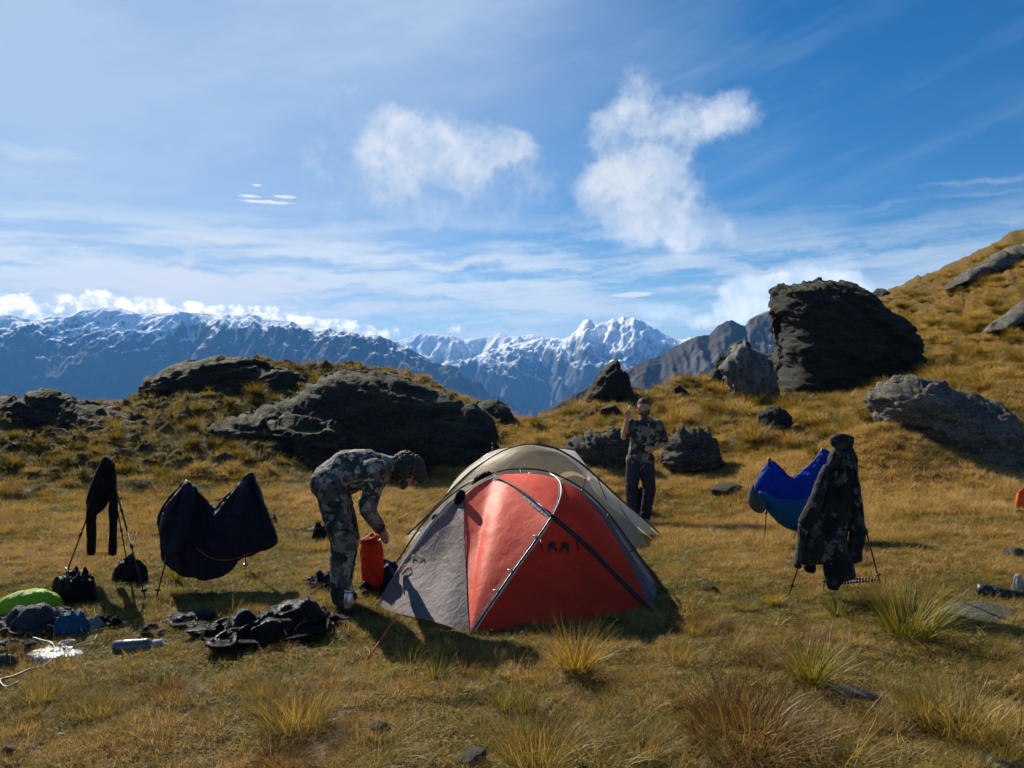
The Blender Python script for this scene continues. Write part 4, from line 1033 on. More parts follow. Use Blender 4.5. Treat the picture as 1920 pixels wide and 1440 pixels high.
half = [[(300, 420), (320, 350), (380, 290), (450, 265), (560, 285), (600, 330), (540, 350), (520, 400), (560, 440), (600, 500), (625, 560), (620, 655), (590, 655), (575, 590), (520, 540), (470, 500), (440, 470), (415, 545), (390, 520), (370, 470), (365, 560), (368, 650), (325, 655), (300, 520)],
        [(345, 300), (305, 390), (305, 480), (330, 650), (365, 650), (345, 520), (340, 420), (380, 330), (440, 290), (420, 265)],
        [(380, 330), (470, 300), (560, 290), (585, 310), (520, 335), (500, 380), (545, 430), (500, 420), (480, 470), (540, 520), (560, 510), (600, 540), (610, 570), (600, 650), (570, 570), (500, 510), (450, 450), (425, 430), (405, 540), (385, 480), (375, 430), (410, 390)],
        [(395, 320), (470, 300), (520, 330), (500, 400), (440, 450), (385, 450)], [(600, 520), (560, 500), (590, 640), (620, 640)],
        [(420, 300), (480, 275), (540, 285), (470, 310)]]
mirror = [[(1300 - x, y) for x, y in p][::-1] for p in half]
decal('emblem', [lg(p)[::-1] for p in half + mirror], SD, M_logo, tentA, .022)
decal('emblem', [[(771 + (x - 300) / 30.0, 1040 + (y - 280) / 34.0) for x, y in p][::-1] for p in half + mirror], SG, M_logo, tentA, .012)
tube('red_pull_loop', [on_patch(752, 1073, SG, .015), on_patch(757, 1062, SG, .02), on_patch(766, 1058, SG, .02), on_patch(768, 1068, SG, .02), on_patch(760, 1075, SG, .02)], .004, M_redcord, tentA, 20)

# ------------------------------------------------------------------ tan tent behind
tentB = thing('tan_tent', 'larger tan dome tent standing behind the red one', 'tent')
ARB = [P(762, 1004, 9.3), P(800, 968, 9.3), P(850, 915, 9.3), P(890, 878, 9.3), P(930, 852, 9.3), P(965, 838, 9.3), P(1000, 833, 9.3), P(1040, 840, 9.3), P(1080, 862, 9.3), P(1110, 886, 9.35), P(1160, 933, 9.4), P(1205, 972, 9.5), P(1240, 1004, 9.6)]
EDG = [P(1000, 836, 9.25), P(1050, 850, 9.15), P(1080, 872, 9.1), P(1098, 893, 9.05), P(1118, 925, 8.95), P(1160, 962, 8.8), P(1190, 985, 8.65), P(1202, 1000, 8.55), P(1219, 1030, 8.3)]
LB_ = [ARB[6], ARB[5], ARB[4], ARB[3], ARB[2], ARB[1], ARB[0], P(745, 1035, 8.2)]
patch('front_panel', [P(745, 1035, 8.2), P(900, 1050, 7.75), P(1050, 1055, 7.7), P(1219, 1032, 8.3)], [ARB[6]], LB_[::-1], EDG[::-1], 60, 60, mat('taupe_tent_fabric', fabric_shader((0.48, 0.40, 0.29), (0.56, 0.45, 0.31), .50, .2, .7)), tentB, -.12, .006, 3, 3)
patch('side_vestibule', EDG[:-1], [ARB[6]] + [np.array(q) + (-.012, 0, -.012) for q in ARB[7:]], [EDG[0], ARB[6]], [EDG[-2], ARB[-1]], 50, 8, M_white_fab, tentB, 0, .006, 4, 5)
RB_ = [P(800, 995, 10.8), P(850, 905, 10.8), P(900, 862, 10.8), P(937, 842, 10.8), P(1000, 838, 10.8), P(1065, 843, 10.8), P(1082, 850, 10.8), P(1095, 880, 10.8), P(1140, 925, 10.8), P(1180, 975, 10.8)]
arb2 = [np.array(q) + (0, .03, -.02) for q in ARB]
patch('tent_body', arb2, RB_, [arb2[0], RB_[0]], [arb2[-1], RB_[-1]], 60, 14, M_white_fab, tentB, 0, .005, 4, 6)
patch('back_panel', [RB_[0], P(1000, 960, 11.6), RB_[-1]], RB_, [RB_[0], RB_[0]], [RB_[-1], RB_[-1]], 40, 12, M_white_fab, tentB, 0, .005, 4, 7)
tube('arch_pole', ARB, .012, M_pole, tentB, 90)
tube('rear_pole', RB_, .010, M_pole, tentB, 60)
for pts in ([P(1115, 885, 9.3), P(1128, 915, 9.1), P(1140, 945, 8.95)], [P(1158, 938, 9.3), P(1166, 955, 9.1), P(1178, 975, 8.75), P(1190, 992, 8.6)], [P(985, 847, 9.2), P(1045, 849, 9.15)], [P(984, 836, 9.2), P(982, 848, 9.2)]):
    tube('seam', pts, .006, M_dkgrey_fab, tentB, 12)
tube('door_seam', [P(1100, 893, 9.0), P(1092, 925, 8.8), P(1098, 955, 8.6), P(1112, 985, 8.4)], .005, M_dkgrey_fab, tentB, 16)
# tiny dark lettering on the pale fly, too small to read in the photograph
VS = np.array([P(x, y, 9.25 + (x - 1190) * .003) for x in range(1185, 1225, 3) for y in range(972, 1000, 3)])
lt = []
for i, (ww, hh) in enumerate([(1.3, 2.6), (.5, 2.6), (1.3, 2.4), (.5, 2.6), (1.4, 2.6), (.6, 2.5), (1.3, 2.6), (1.2, 2.6)]):
    x = 1195.5 + i * 1.95; lt.append([(x, 983), (x + ww, 983), (x + ww, 983 + hh), (x, 983 + hh)][::-1])
decal('lettering', lt, VS, M_logo, tentB, .03)
for a, b in ((P(1214, 985, 9.4), P(1243, 1010, 8.9)), (P(1190, 985, 8.7), P(1238, 1022, 8.2))):
    tube('guy_line', [a, b], .003, M_cord, tentB, 2, smooth=False)
for (x0, y0, Y0, x1, y1) in ((882, 903, 6.72, 700, 1000), (880, 905, 9.3, 712, 1012)):
    g = G(x1, y1); tube('guy_line', [P(x0, y0, Y0), (g.x, g.y, g.z + .02)], .0025, M_cord, tentA if Y0 < 8 else tentB, 2, smooth=False)
g0, g1 = G(742, 1188), G(690, 1242)
o = tube('tent_guy', [(g0.x, g0.y, .10), (g1.x, g1.y, g1.z + .03)], .0055, M_redcord, None, 2, smooth=False)
tag(o, 'short red guy line pegged in the turf in front of the red tent', 'guy line')

# gloves and socks drying on the tent pole
def hung(name, label, cat, pts, Y, T, m, voxel=.008, amp=.006):
    px = np.array([p[0] for p in pts]); py = np.array([p[1] for p in pts])
    x = (px - CX) / F * Y; z = CZ - (py - CY) / F * Y; ox, oz = x.mean(), z.min()
    def post(co, nr): return co + nr * (amp * fbm(co * np.array([18, 10, 6.]) + Y * 3, 3, ridged=True))[:, None]
    o = slab(name, np.stack([x - ox, z - oz], 1), T, T * 1.3, voxel, m, prof=.5, minp=.25, post=post, loc=(ox, Y, oz))
    return tag(o, label, cat)
hung('sock', 'black sock hung low on the left pole of the red tent', 'sock', [(812, 966), (826, 965), (824, 985), (818, 1001), (800, 1004), (800, 998), (808, 985)], 6.6, .02, M_blackcloth)
hung('sock', 'black sock hung beside the red panel under the tent pole', 'sock', [(856, 922), (872, 922), (868, 945), (866, 962), (855, 962), (852, 955)], 6.2, .02, M_blackcloth)
hung('sock', 'black cloth draped behind the upper sock on the tent pole', 'cloth', [(842, 948), (860, 925), (858, 938), (850, 948), (840, 954)], 6.55, .015, M_blackcloth)
hung('glove', 'pair of black gloves on top of the red tent pole', 'gloves', [(886, 905), (895, 892), (915, 883), (923, 892), (918, 903), (900, 910), (890, 914)], 6.5, .035, M_blackcloth)
# ------------------------------------------------------------------ bodies from tapered limbs, fused into one skin
def capsule(a, b, ra, rb, seg=14, flat=1.0, fdir=(0, 1, 0)):
    a, b = np.array(a, float), np.array(b, float); d = b - a; L = np.linalg.norm(d)
    t = d / L if L > 1e-6 else np.array([0, 0, 1.])
    f = np.array(fdir, float); f = f - t * (f @ t)
    if np.linalg.norm(f) < .1: f = np.array([1., 0, 0]) - t * t[0]
    f /= np.linalg.norm(f); s = np.cross(t, f)
    V = []
    for ang in np.linspace(-math.pi / 2 + .18, 0, 5): V.append((a + t * ra * math.sin(ang), ra * math.cos(ang)))
    for ang in np.linspace(0, math.pi / 2 - .18, 5): V.append((b + t * rb * math.sin(ang), rb * math.cos(ang)))
    vs = [c + r * (math.cos(th) * s + math.sin(th) * f * flat) for c, r in V for th in np.linspace(0, 2 * math.pi, seg, endpoint=False)]
    Fc = [list(map(int, q)) for q in grid_faces(len(V), seg, True)]
    Fc = [q[::-1] for q in Fc] + [list(range(seg)), list(range((len(V) - 1) * seg, len(V) * seg))[::-1]]
    return np.array(vs), Fc
def fuse(name, caps, voxel, m, parent=None, sm=3, post=None):
    V, Fc = [], []; n = 0
    for c in caps:
        v, f = capsule(*c[:4], **(c[4] if len(c) > 4 else {}))
        V.append(v); Fc += [[i + n for i in q] for q in f]; n += len(v)
    me, co = remesh(np.vstack(V), Fc, voxel, sm)
    if post is not None: co = post(co, normals(me)); set_co(me, co)
    me.polygons.foreach_set('use_smooth', [True] * len(me.polygons)); me.materials.clear(); me.materials.append(m); me.name = name
    o = bpy.data.objects.new(name, me); COL.objects.link(o)
    if parent: o.parent = parent
    return o
def fold_post(amp=.006, f=(9, 9, 5), seed=0):
    def post(co, nr):
        q = co * np.array(f) + seed
        q = q + .5 * np.stack([pn(q * .6 + 1), pn(q * .6 + 5), pn(q * .6 + 9)], 1)
        return co + nr * (amp * fbm(q, 3, .5, ridged=True))[:, None]
    return post
def camo_shader(cols, scale=7.0):
    def f(n):
        p = oco(n); q = n.v('ADD', p, n.v('SCALE', n.add('ShaderNodeTexNoise').outputs['Color'], scale=0.0))
        wn = n.add('ShaderNodeTexNoise'); n.put(wn.inputs['Vector'], p); wn.inputs['Scale'].default_value = 14; wn.inputs['Detail'].default_value = 4
        q = n.v('ADD', p, n.v('SCALE', n.v('SUBTRACT', wn.outputs['Color'], (.5, .5, .5)), scale=.09))
        a = n.noise(q, scale, 2, .6); b = n.noise(n.v('ADD', q, (3.3, 1.2, 7.7)), scale * 1.15, 2.5, .6); c3 = n.noise(n.v('ADD', q, (7.3, 5.2, 2.7)), scale * 1.6, 3, .6)
        c = n.mix(n.ramp(a, .495, .51), cols[0], cols[1])
        c = n.mix(n.ramp(b, .545, .56), c, cols[2])
        c = n.mix(n.ramp(c3, .60, .612), c, cols[3])
        h = n.noise(n.v('MULTIPLY', p, (1, 1, .6)), 16, 4, .6, 1.5)
        return pbsdf(n, c, .8, n.bump(h, .6, .03), .25)
    return f
M_camo = mat('camouflage_cloth', camo_shader([(0.022, 0.022, 0.020), (0.07, 0.065, 0.055), (0.15, 0.135, 0.11), (0.26, 0.25, 0.22)]))
M_camo_light = mat('light_camouflage_cloth', camo_shader([(0.035, 0.034, 0.030), (0.11, 0.105, 0.09), (0.22, 0.205, 0.175), (0.38, 0.37, 0.33)], 9))
M_camo_dark = mat('dark_camouflage_cloth', camo_shader([(0.008, 0.008, 0.008), (0.018, 0.019, 0.017), (0.045, 0.042, 0.036), (0.10, 0.10, 0.085)], 6))
M_skin = mat('skin', lambda n: pbsdf(n, n.mix(n.noise(oco(n), 22, 4, .6), (0.34, 0.15, 0.10), (0.45, 0.23, 0.16)), .55, None, .4))
M_hair = mat('brown_hair', lambda n: pbsdf(n, n.mix(n.noise(n.v('MULTIPLY', oco(n), (1, 1, .3)), 60, 4, .6), (0.02, 0.012, 0.008), (0.09, 0.05, 0.03)), .6, n.bump(n.noise(oco(n), 120, 3, .6), 1.0, .01), .4))
M_hair2 = mat('greying_hair', lambda n: pbsdf(n, n.mix(n.ramp(n.noise(n.v('MULTIPLY', oco(n), (1, 1, .4)), 110, 4, .7), .35, .75), (0.008, 0.007, 0.006), (0.13, 0.115, 0.095)), .6, n.bump(n.noise(oco(n), 120, 3, .6), 1.0, .012), .4))
M_trouser = mat('dark_blue_trousers', fabric_shader((0.035, 0.038, 0.052), (0.01, 0.01, 0.015), .03, .6, 1.6, .8))
M_boot = plain('black_boot', (0.02, 0.018, 0.016), .6, bs=.4)
M_eye = plain('dark_eye', (0.01, 0.008, 0.006), .15)

def hand(palm, dirv, across, out, r=.0085, L=.085, curl=1.2, thumb=1):
    """palm centre, finger direction, knuckle line direction, palm-side direction; returns capsules"""
    p, d, a, o_ = [np.array(q, float) / (1 if i == 0 else np.linalg.norm(q)) for i, q in enumerate((palm, dirv, across, out))]
    C = [(p - d * .035 - a * .018, p + d * .03 - a * .022, .019, .017), (p - d * .035 + a * .018, p + d * .03 + a * .022, .019, .017), (p - d * .04, p + d * .03, .02, .019)]
    for k, ln in enumerate((.86, 1.0, .95, .76)):
        b = p + d * .038 + a * (-.030 + .020 * k); dd = d.copy(); seg = L * ln * np.array([.45, .32, .25]); ang = 0
        for j, s in enumerate(seg):
            ang += curl * (.7, 1.0, .8)[j] * .75
            dv = d * math.cos(ang) + o_ * math.sin(ang); e = b + dv * s
            C.append((b, e, r * (1.05 - .1 * j), r * (.98 - .1 * j))); b = e
    b = p - d * .02 - a * .03 * thumb
    dv = (d * .6 - a * .75 * thumb + o_ * .4); dv /= np.linalg.norm(dv); e = b + dv * .035; C.append((b, e, .012, .0105))
    dv = (d * .8 + o_ * .6 + a * .2 * thumb); dv /= np.linalg.norm(dv); C.append((e, e + dv * .032, .010, .0085))
    return C
def head_caps(c, fwd, up, s=1.0):
    c, f, u = np.array(c, float), np.array(fwd, float), np.array(up, float); f /= np.linalg.norm(f); u = u - f * (u @ f); u /= np.linalg.norm(u); r = np.cross(f, u)
    return [(c + u * .03 - f * .015, c + u * .03 + f * .012, .088 * s, .082 * s), (c - u * .02 + f * .02, c - u * .065 + f * .035, .068 * s, .048 * s), (c - u * .085 + f * .05, c - u * .08 + f * .055, .03 * s, .028 * s),
            (c + f * .085 + u * .018, c + f * .108 - u * .018, .009, .014), (c + f * .078 + u * .03 - r * .03, c + f * .078 + u * .03 + r * .03, .012, .012),
            (c - u * .05 + f * .078 - r * .018, c - u * .05 + f * .078 + r * .018, .011, .011),
            (c + r * .083 - u * .01, c + r * .086 + u * .018, .012, .014, dict(flat=.5)), (c - r * .083 - u * .01, c - r * .086 + u * .018, .012, .014, dict(flat=.5))], f, u, r

# --- the bending man, side-on, packing a red sack
ZF = gz(-1.24, 5.75)
man = thing('person', 'person in camouflage bending over beside the red tent, hands on a red sack', 'person', (-1.237, 5.75, ZF))
hipN, hipF = (-.10, -.08, .87), (-.12, .12, .88)
knN, knF = (.005, -.10, .46), (-.01, .11, .47)
anN, anF = (-.03, -.11, .09), (-.055, .10, .10)
shN, shF = (.235, -.04, .965), (.25, .26, .97)
elN, elF = (.165, .0, .68), (.10, .26, .70)
wrN, wrF = (.235, .17, .50), (.17, .33, .51)
hc, hf, hu, hr = head_caps((.435, .12, .955), (.75, -.05, -.65), (.6, 0, .8))
handN = hand((.262, .215, .455), (.25, .55, -.75), (.2, -.75, -.5), (-.9, .2, .1), curl=.9)
handF = hand((.20, .345, .465), (.4, -.1, -.9), (.2, .9, .1), (-.5, -.7, .1), curl=.9, thumb=-1)
fuse('body', hc + [((.34, .11, 1.0), (.40, .12, .975), .058, .055), ((.25, .10, 1.0), (.34, .11, 1.0), .09, .06), ((-.08, .03, .92), (.08, .07, .98), .125, .13), ((.08, .07, .98), (.22, .10, .98), .13, .12),
                    (shN, elN, .048, .040), (elN, wrN, .040, .028), (shF, elF, .048, .040), (elF, wrF, .040, .028),
                    (hipN, knN, .08, .055), (knN, anN, .055, .038), (hipF, knF, .08, .055), (knF, anF, .055, .038),
                    (anN, (.03, -.17, .03), .036, .03), (anF, (.03, .05, .035), .036, .03)] + handN + handF, .0065, M_skin, man, 2)
fuse('shirt', [((-.13, .02, .915), (.0, .05, .985), .115, .135), ((.0, .05, .985), (.13, .08, .985), .138, .142), ((.13, .08, .985), (.24, .10, .985), .142, .105), ((.24, .10, .985), (.315, .11, 1.01), .10, .062),
               ((.10, -.02, .95), (.23, -.04, .985), .095, .085), ((.10, .16, .95), (.24, .24, .985), .095, .085), ((-.05, -.03, .93), (.08, -.02, .93), .10, .10), ((.03, .05, .90), (.12, .06, .90), .09, .07),
               (shN, elN, .073, .058), (elN, (.225, .145, .525), .058, .042), (shF, elF, .073, .058), (elF, (.165, .31, .54), .058, .042)], .010, M_camo_light, man, 3, fold_post(.009, (8, 8, 8), 3))
fuse('trousers', [((-.13, -.06, .885), (-.11, .11, .89), .118, .118), (hipN, knN, .112, .088), (knN, (-.02, -.11, .12), .088, .068), (hipF, knF, .112, .088), (knF, (-.045, .10, .13), .088, .068), ((-.05, .0, .88), (.02, .03, .88), .10, .085)], .010, M_camo, man, 3, fold_post(.010, (7, 7, 11), 8))
for nm, a in (('boot', anN), ('boot', anF)):
    a = np.array(a)
    fuse(nm, [(a + (0, 0, .09), a + (.005, -.01, -.02), .058, .056), (a + (.0, 0, -.045), a + (.06, -.06, -.055), .045, .04), (a + (.06, -.06, -.05), a + (.11, -.10, -.06), .045, .035)], .008, M_boot, man, 2)
def hair_post(amp=.012, f=26):
    def post(co, nr): return co + nr * (amp * (fbm(co * f, 4, .6, ridged=True)))[:, None]
    return post
c0_ = np.array((.435, .12, .955))
fuse('hair', [(c0_ + hu * .035 - hf * .035, c0_ + hu * .055 + hf * .01, .092, .082), (c0_ + hu * .0 - hf * .045, c0_ - hu * .04 - hf * .04, .075, .055), (c0_ + hu * .06 + hf * .05, c0_ + hu * .05 + hf * .105, .052, .034), (c0_ + hr * .07 + hu * .03, c0_ + hr * .075 - hu * .02 + hf * .01, .03, .022), (c0_ - hr * .07 + hu * .03, c0_ - hr * .075 - hu * .02 + hf * .01, .03, .022)], .006, M_hair2, man, 1, hair_post(.028, 34))
fuse('beard', [(c0_ - hu * .07 + hf * .045 - hr * .03, c0_ - hu * .07 + hf * .045 + hr * .03, .028, .028), (c0_ - hu * .085 + hf * .05, c0_ - hu * .10 + hf * .055, .032, .022)], .006, M_hair2, man, 2, hair_post(.008, 30))
for s in (-1, 1): fuse('eye', [(c0_ + hf * .075 + hu * .012 + hr * .032 * s, c0_ + hf * .078 + hu * .012 + hr * .032 * s, .012, .012)], .004, M_eye, man, 1)
pk = fuse('thigh_pocket', [((-.07, -.185, .66), (.03, -.18, .66), .03, .03), ((-.065, -.18, .60), (.03, -.175, .60), .035, .035)], .01, M_camo, man, 2)

# --- the standing man
ZS = gz(1.82, 11.0)
man2 = thing('person', 'bearded person in camouflage T-shirt standing on the meadow with one fist raised', 'person', (1.82, 11.0, ZS))
HC = (.05, -.03, 1.655)
hc, hf, hu, hr = head_caps(HC, (-.12, -1, -.08), (0, 0, 1))
S1, E1, W1 = (-.115, 0, 1.435), (-.235, -.05, 1.25), (-.205, -.15, 1.50)
S2, E2, W2 = (.265, 0, 1.43), (.335, .0, 1.165), (.17, -.19, 1.095)
h1 = hand((-.195, -.165, 1.585), (.05, -.15, 1), (1, .1, 0), (.1, -1, -.1), curl=1.9, L=.08)
h2 = hand((.105, -.225, 1.10), (-1, -.25, .05), (.0, 0, 1), (.1, .9, -.1), curl=1.1, L=.08)
body = [((.055, .0, 1.46), (.05, -.01, 1.57), .06, .055), ((.0, 0, .95), (.08, 0, 1.35), .13, .15, dict(flat=.7)), ((-.02, 0, 1.40), (.18, 0, 1.39), .08, .08),
        (S1, E1, .055, .043), (E1, W1, .044, .030), (W1, (-.197, -.16, 1.555), .028, .026), (S2, E2, .055, .043), (E2, W2, .044, .030), (W2, (.12, -.22, 1.10), .028, .026),
        ((-.08, 0, .9), (-.125, -.01, .5), .085, .058), ((-.125, -.01, .5), (-.105, .03, .08), .055, .038), ((.09, 0, .9), (.125, -.03, .5), .085, .058), ((.125, -.03, .5), (.075, .02, .08), .055, .038),
        ((-.105, .03, .07), (-.125, -.14, .035), .036, .03), ((.075, .02, .07), (.095, -.15, .035), .036, .03)]
fuse('body', hc + body + h1 + h2, .007, M_skin, man2, 2)
sh_ = [((.0, 0, .93), (.01, 0, 1.08), .175, .165, dict(flat=.72)), ((.01, 0, 1.08), (.07, 0, 1.28), .165, .19, dict(flat=.72)), ((.07, 0, 1.28), (.075, 0, 1.37), .19, .17, dict(flat=.7)), ((-.06, 0, 1.42), (.21, 0, 1.41), .085, .085), ((.055, 0, 1.44), (.052, 0, 1.50), .085, .065),
       ((-.115, 0, 1.425), (-.20, -.03, 1.30), .085, .078), ((.25, 0, 1.415), (.325, .0, 1.215), .085, .078), ((-.10, 0, .92), (.11, 0, .92), .10, .10, dict(flat=1.2))]
fuse('t_shirt', sh_, .010, M_camo, man2, 3, fold_post(.008, (7, 7, 7), 13))
fuse('trousers', [((-.07, 0, .89), (.08, 0, .89), .115, .115), ((-.08, 0, .87), (-.125, -.01, .5), .112, .085), ((-.125, -.01, .5), (-.105, .03, .10), .085, .068), ((.09, 0, .87), (.13, -.03, .5), .112, .085), ((.13, -.03, .5), (.075, .02, .10), .085, .068)], .010, M_trouser, man2, 3, fold_post(.009, (8, 8, 12), 18))
for a in ((-.105, .03, .09), (.075, .02, .09)):
    a = np.array(a); fuse('boot', [(a + (0, 0, .06), a + (0, 0, -.03), .055, .055), (a + (0, -.02, -.045), a + (0, -.16, -.055), .045, .038)], .009, M_boot, man2, 2)
c0_ = np.array(HC)
fuse('hair', [(c0_ + hu * .045 - hf * .025, c0_ + hu * .072 - hf * .002, .086, .074), (c0_ - hf * .045, c0_ - hu * .03 - hf * .05, .078, .055)], .006, M_hair, man2, 1, hair_post(.014, 36))
fuse('beard', [(c0_ - hu * .06 + hf * .045 - hr * .035, c0_ - hu * .06 + hf * .045 + hr * .035, .034, .034), (c0_ - hu * .09 + hf * .05, c0_ - hu * .125 + hf * .055, .045, .028), (c0_ - hu * .03 + hf * .02 - hr * .066, c0_ - hu * .06 + hf * .03 - hr * .05, .02, .03), (c0_ - hu * .03 + hf * .02 + hr * .066, c0_ - hu * .06 + hf * .03 + hr * .05, .02, .03), (c0_ - hu * .034 + hf * .09 - hr * .02, c0_ - hu * .034 + hf * .09 + hr * .02, .01, .01)], .006, M_hair, man2, 2, hair_post(.006, 40))
for s in (-1, 1): fuse('eye', [(c0_ + hf * .082 + hu * .012 + hr * .032 * s, c0_ + hf * .085 + hu * .012 + hr * .032 * s, .008, .008)], .003, M_eye, man2, 1)
o = fuse('cup', [((0, 0, 0), (0, 0, .04), .022, .022)], .005, plain('cream_plastic', (0.6, 0.5, 0.34), .5), None, 1)
o.location = (1.82 - .175, 11 - .20, ZS + 1.63); tag(o, 'small cream coloured item held up in the raised fist of the standing person', 'cup')
# ------------------------------------------------------------------ trekking poles, hung clothes and sleeping bags
M_carbon = plain('red_black_pole', (0.035, 0.012, 0.010), .35)
def trek_pole(foot, top, label, group, grip=True):
    t = thing('trekking_pole', label, 'trekking pole', tuple(foot), group=group)
    d = np.array(top, float) - np.array(foot, float)
    tube('shaft', [(0, 0, -.02), tuple(d * .5)], .0055, M_carbon, t, 2, smooth=False, r2=.0065)
    tube('shaft', [tuple(d * .5), tuple(d * .97)], .0075, M_carbon, t, 2, smooth=False, r2=.008)
    for q in (.36, .62): tube('flick_lock', [tuple(d * q), tuple(d * (q + .035))], .012, M_black, t, 2, smooth=False)
    tube('basket', [tuple(d * .07), tuple(d * .078)], .022, M_black, t, 2, smooth=False)
    if grip: tube('grip', [tuple(d * .93), tuple(d * 1.02)], .015, M_black, t, 4, smooth=False, r2=.018)
    return t
def gp(px, py): g = G(px, py); return (g.x, g.y, g.z)
def hang(name, label, cat, pts, Y, T, R, m, voxel=.014, amp=.02, f=(5, 5, 2.2), seed=0, parent=None, lean=0.0, prof=.5, minp=.14, k=3, peaks=(), pa=.02):
    px = np.array([p[0] for p in pts]); py = np.array([p[1] for p in pts])
    kk = (py - CY) / F; z0_ = CZ - kk.max() * Y; Yv = (Y + lean * (CZ - z0_)) / (1 + lean * kk)
    x = (px - CX) / F * Yv; z = CZ - kk * Yv; ox, oz = x.mean(), z.min()
    def post(co, nr):
        q = co * np.array(f) + seed; q = q + .6 * np.stack([pn(q * .5 + 1), pn(q * .5 + 5), pn(q * .5 + 9)], 1)
        c = co + nr * np.array([.5, 1, .5]) * (amp * (fbm(q, 4, .55, ridged=True) - .2))[:, None]
        if peaks:
            D_ = []; F_ = []
            for j, (qx, qy) in enumerate(peaks):
                k_ = (qy - CY) / F; Yq = (Y + lean * (CZ - z0_)) / (1 + lean * k_); ax = (qx - CX) / F * Yq - ox; az_ = CZ - k_ * Yq - oz
                dx_, dz_ = c[:, 0] - ax, c[:, 2] - az_; rr = np.hypot(dx_, dz_); an = np.arctan2(dx_, -dz_)
                D_.append(rr); F_.append((1 - 2 * np.abs(pn(np.stack([an * 4.5 + .35 * pn(co * 4), rr * .8, 0 * rr + j * 7 + seed], 1)))) * np.clip(rr * 7, 0, 1))
            wt = [np.exp(-d * 4) for d in D_]; sw = sum(wt)
            fo_ = sum(w0 * f0 for w0, f0 in zip(wt, F_)) / sw
            c[:, 1] += np.sign(nr[:, 1]) * 0 - pa * fo_ * 1.4
        c[:, 1] += lean * c[:, 2]
        return c
    o = slab(name, np.stack([x - ox, z - oz], 1), T, R, voxel, m, prof=prof, minp=minp, post=post, loc=(ox, Y, oz), k=k, parent=parent)
    if parent is None: tag(o, label, cat)
    return o

M_bag = mat('black_down_fabric', fabric_shader((0.018, 0.021, 0.032), (0.008, 0.009, 0.015), .10, .9, 1.4, .42))
M_blue = mat('royal_blue_nylon', fabric_shader((0.008, 0.055, 0.32), (0.008, 0.065, 0.42), .42, .4, 1.3, .55))
M_teal = mat('teal_blue_nylon', fabric_shader((0.012, 0.12, 0.26), (0.008, 0.12, 0.30), .35, .6, 1.3, .4))
M_greybag = mat('grey_nylon', fabric_shader((0.10, 0.10, 0.11), (0.04, 0.04, 0.05), .15, .8, 1.8, .45))

# black jacket on three poles
APX = P(203, 868, 6.5)
for i, (q, lb) in enumerate((((120, 1085), 'left pole of the three holding up the black jacket'), ((276, 1126), 'nearest right pole of the three holding up the black jacket'), ((241, 1062), 'rear pole of the three holding up the black jacket'))):
    trek_pole(gp(*q), APX, lb, 'trekking poles under the black jacket', grip=False)
hang('jacket', 'black jacket hung over three trekking poles at the left, sleeves dangling', 'jacket', [(198, 854), (190, 868), (180, 890), (169, 922), (165, 950), (166, 980), (167, 1010), (167, 1037), (172, 1040), (179, 1037), (181, 1005), (182, 968), (190, 960), (199, 950), (207, 934), (208, 960), (208, 1000), (208, 1035), (214, 1039), (220, 1036), (221, 990), (221, 950), (220, 910), (217, 885), (214, 868)],
     6.42, .05, .07, M_blackcloth, .010, .014, (7, 7, 3), 3, peaks=((203, 850),), pa=.02)

# black sleeping bag slung between poles
bagL = thing('sleeping_bag', 'black sleeping bag slung between two trekking poles at the left', 'sleeping bag')
hang('shell', None, None, [(349, 902), (338, 912), (322, 932), (306, 955), (300, 980), (303, 1010), (308, 1034), (309, 1045), (325, 1062), (345, 1075), (370, 1083), (395, 1084), (420, 1078), (440, 1062), (450, 1048), (490, 1032), (520, 1018), (512, 985), (500, 950), (490, 925), (480, 900), (474, 886), (466, 888), (450, 905), (425, 930), (404, 953), (385, 935), (370, 915), (358, 905)],
     6.28, .085, .30, M_bag, .012, .03, (6, 4, 1.3), 5, bagL, lean=.20, prof=.8, k=2, peaks=((350, 900), (470, 884)), pa=.035)
hang('draped_side', None, None, [(349, 901), (340, 912), (322, 935), (310, 955), (302, 985), (306, 1022), (311, 1046), (330, 1040), (352, 1010), (362, 960), (366, 925), (358, 904)], 6.03, .05, .12, M_bag, .012, .012, (4, 4, 1.6), 9, bagL, lean=.30, k=2, peaks=((350, 900),), pa=.025)
tube('red_piping', [P(368, 1027, 6.12), P(388, 1042, 6.11), P(410, 1050, 6.11), P(440, 1048, 6.12), (P(470, 1036, 6.14))], .0025, M_redcord, bagL, 24)
trek_pole(gp(291, 1126), P(350, 905, 6.42), 'front left trekking pole under the black sleeping bag', 'trekking poles under the black sleeping bag')
trek_pole(gp(459, 1072), P(470, 893, 6.5), 'right trekking pole under the black sleeping bag', 'trekking poles under the black sleeping bag')

# blue sleeping bag
bagR = thing('sleeping_bag', 'bright blue sleeping bag slung over poles behind the camouflage coat', 'sleeping bag')
hang('shell', None, None, [(1443, 863), (1434, 872), (1424, 886), (1414, 910), (1410, 925), (1420, 935), (1432, 948), (1445, 962), (1466, 982), (1492, 994), (1530, 1000), (1565, 990), (1580, 950), (1575, 900), (1560, 860), (1548, 842), (1540, 843), (1525, 860), (1502, 883), (1483, 895), (1468, 883), (1454, 868)],
     8.2, .10, .28, M_blue, .016, .02, (3.2, 3.2, 1.6), 11, bagR, lean=.10, peaks=((1445, 862), (1545, 842)), pa=.04)
hang('lining', None, None, [(1422, 922), (1440, 926), (1460, 935), (1500, 938), (1545, 930), (1560, 985), (1530, 1001), (1492, 996), (1466, 985), (1448, 968), (1434, 950)], 8.03, .075, .12, M_teal, .016, .015, (3, 3, 1.6), 13, bagR)
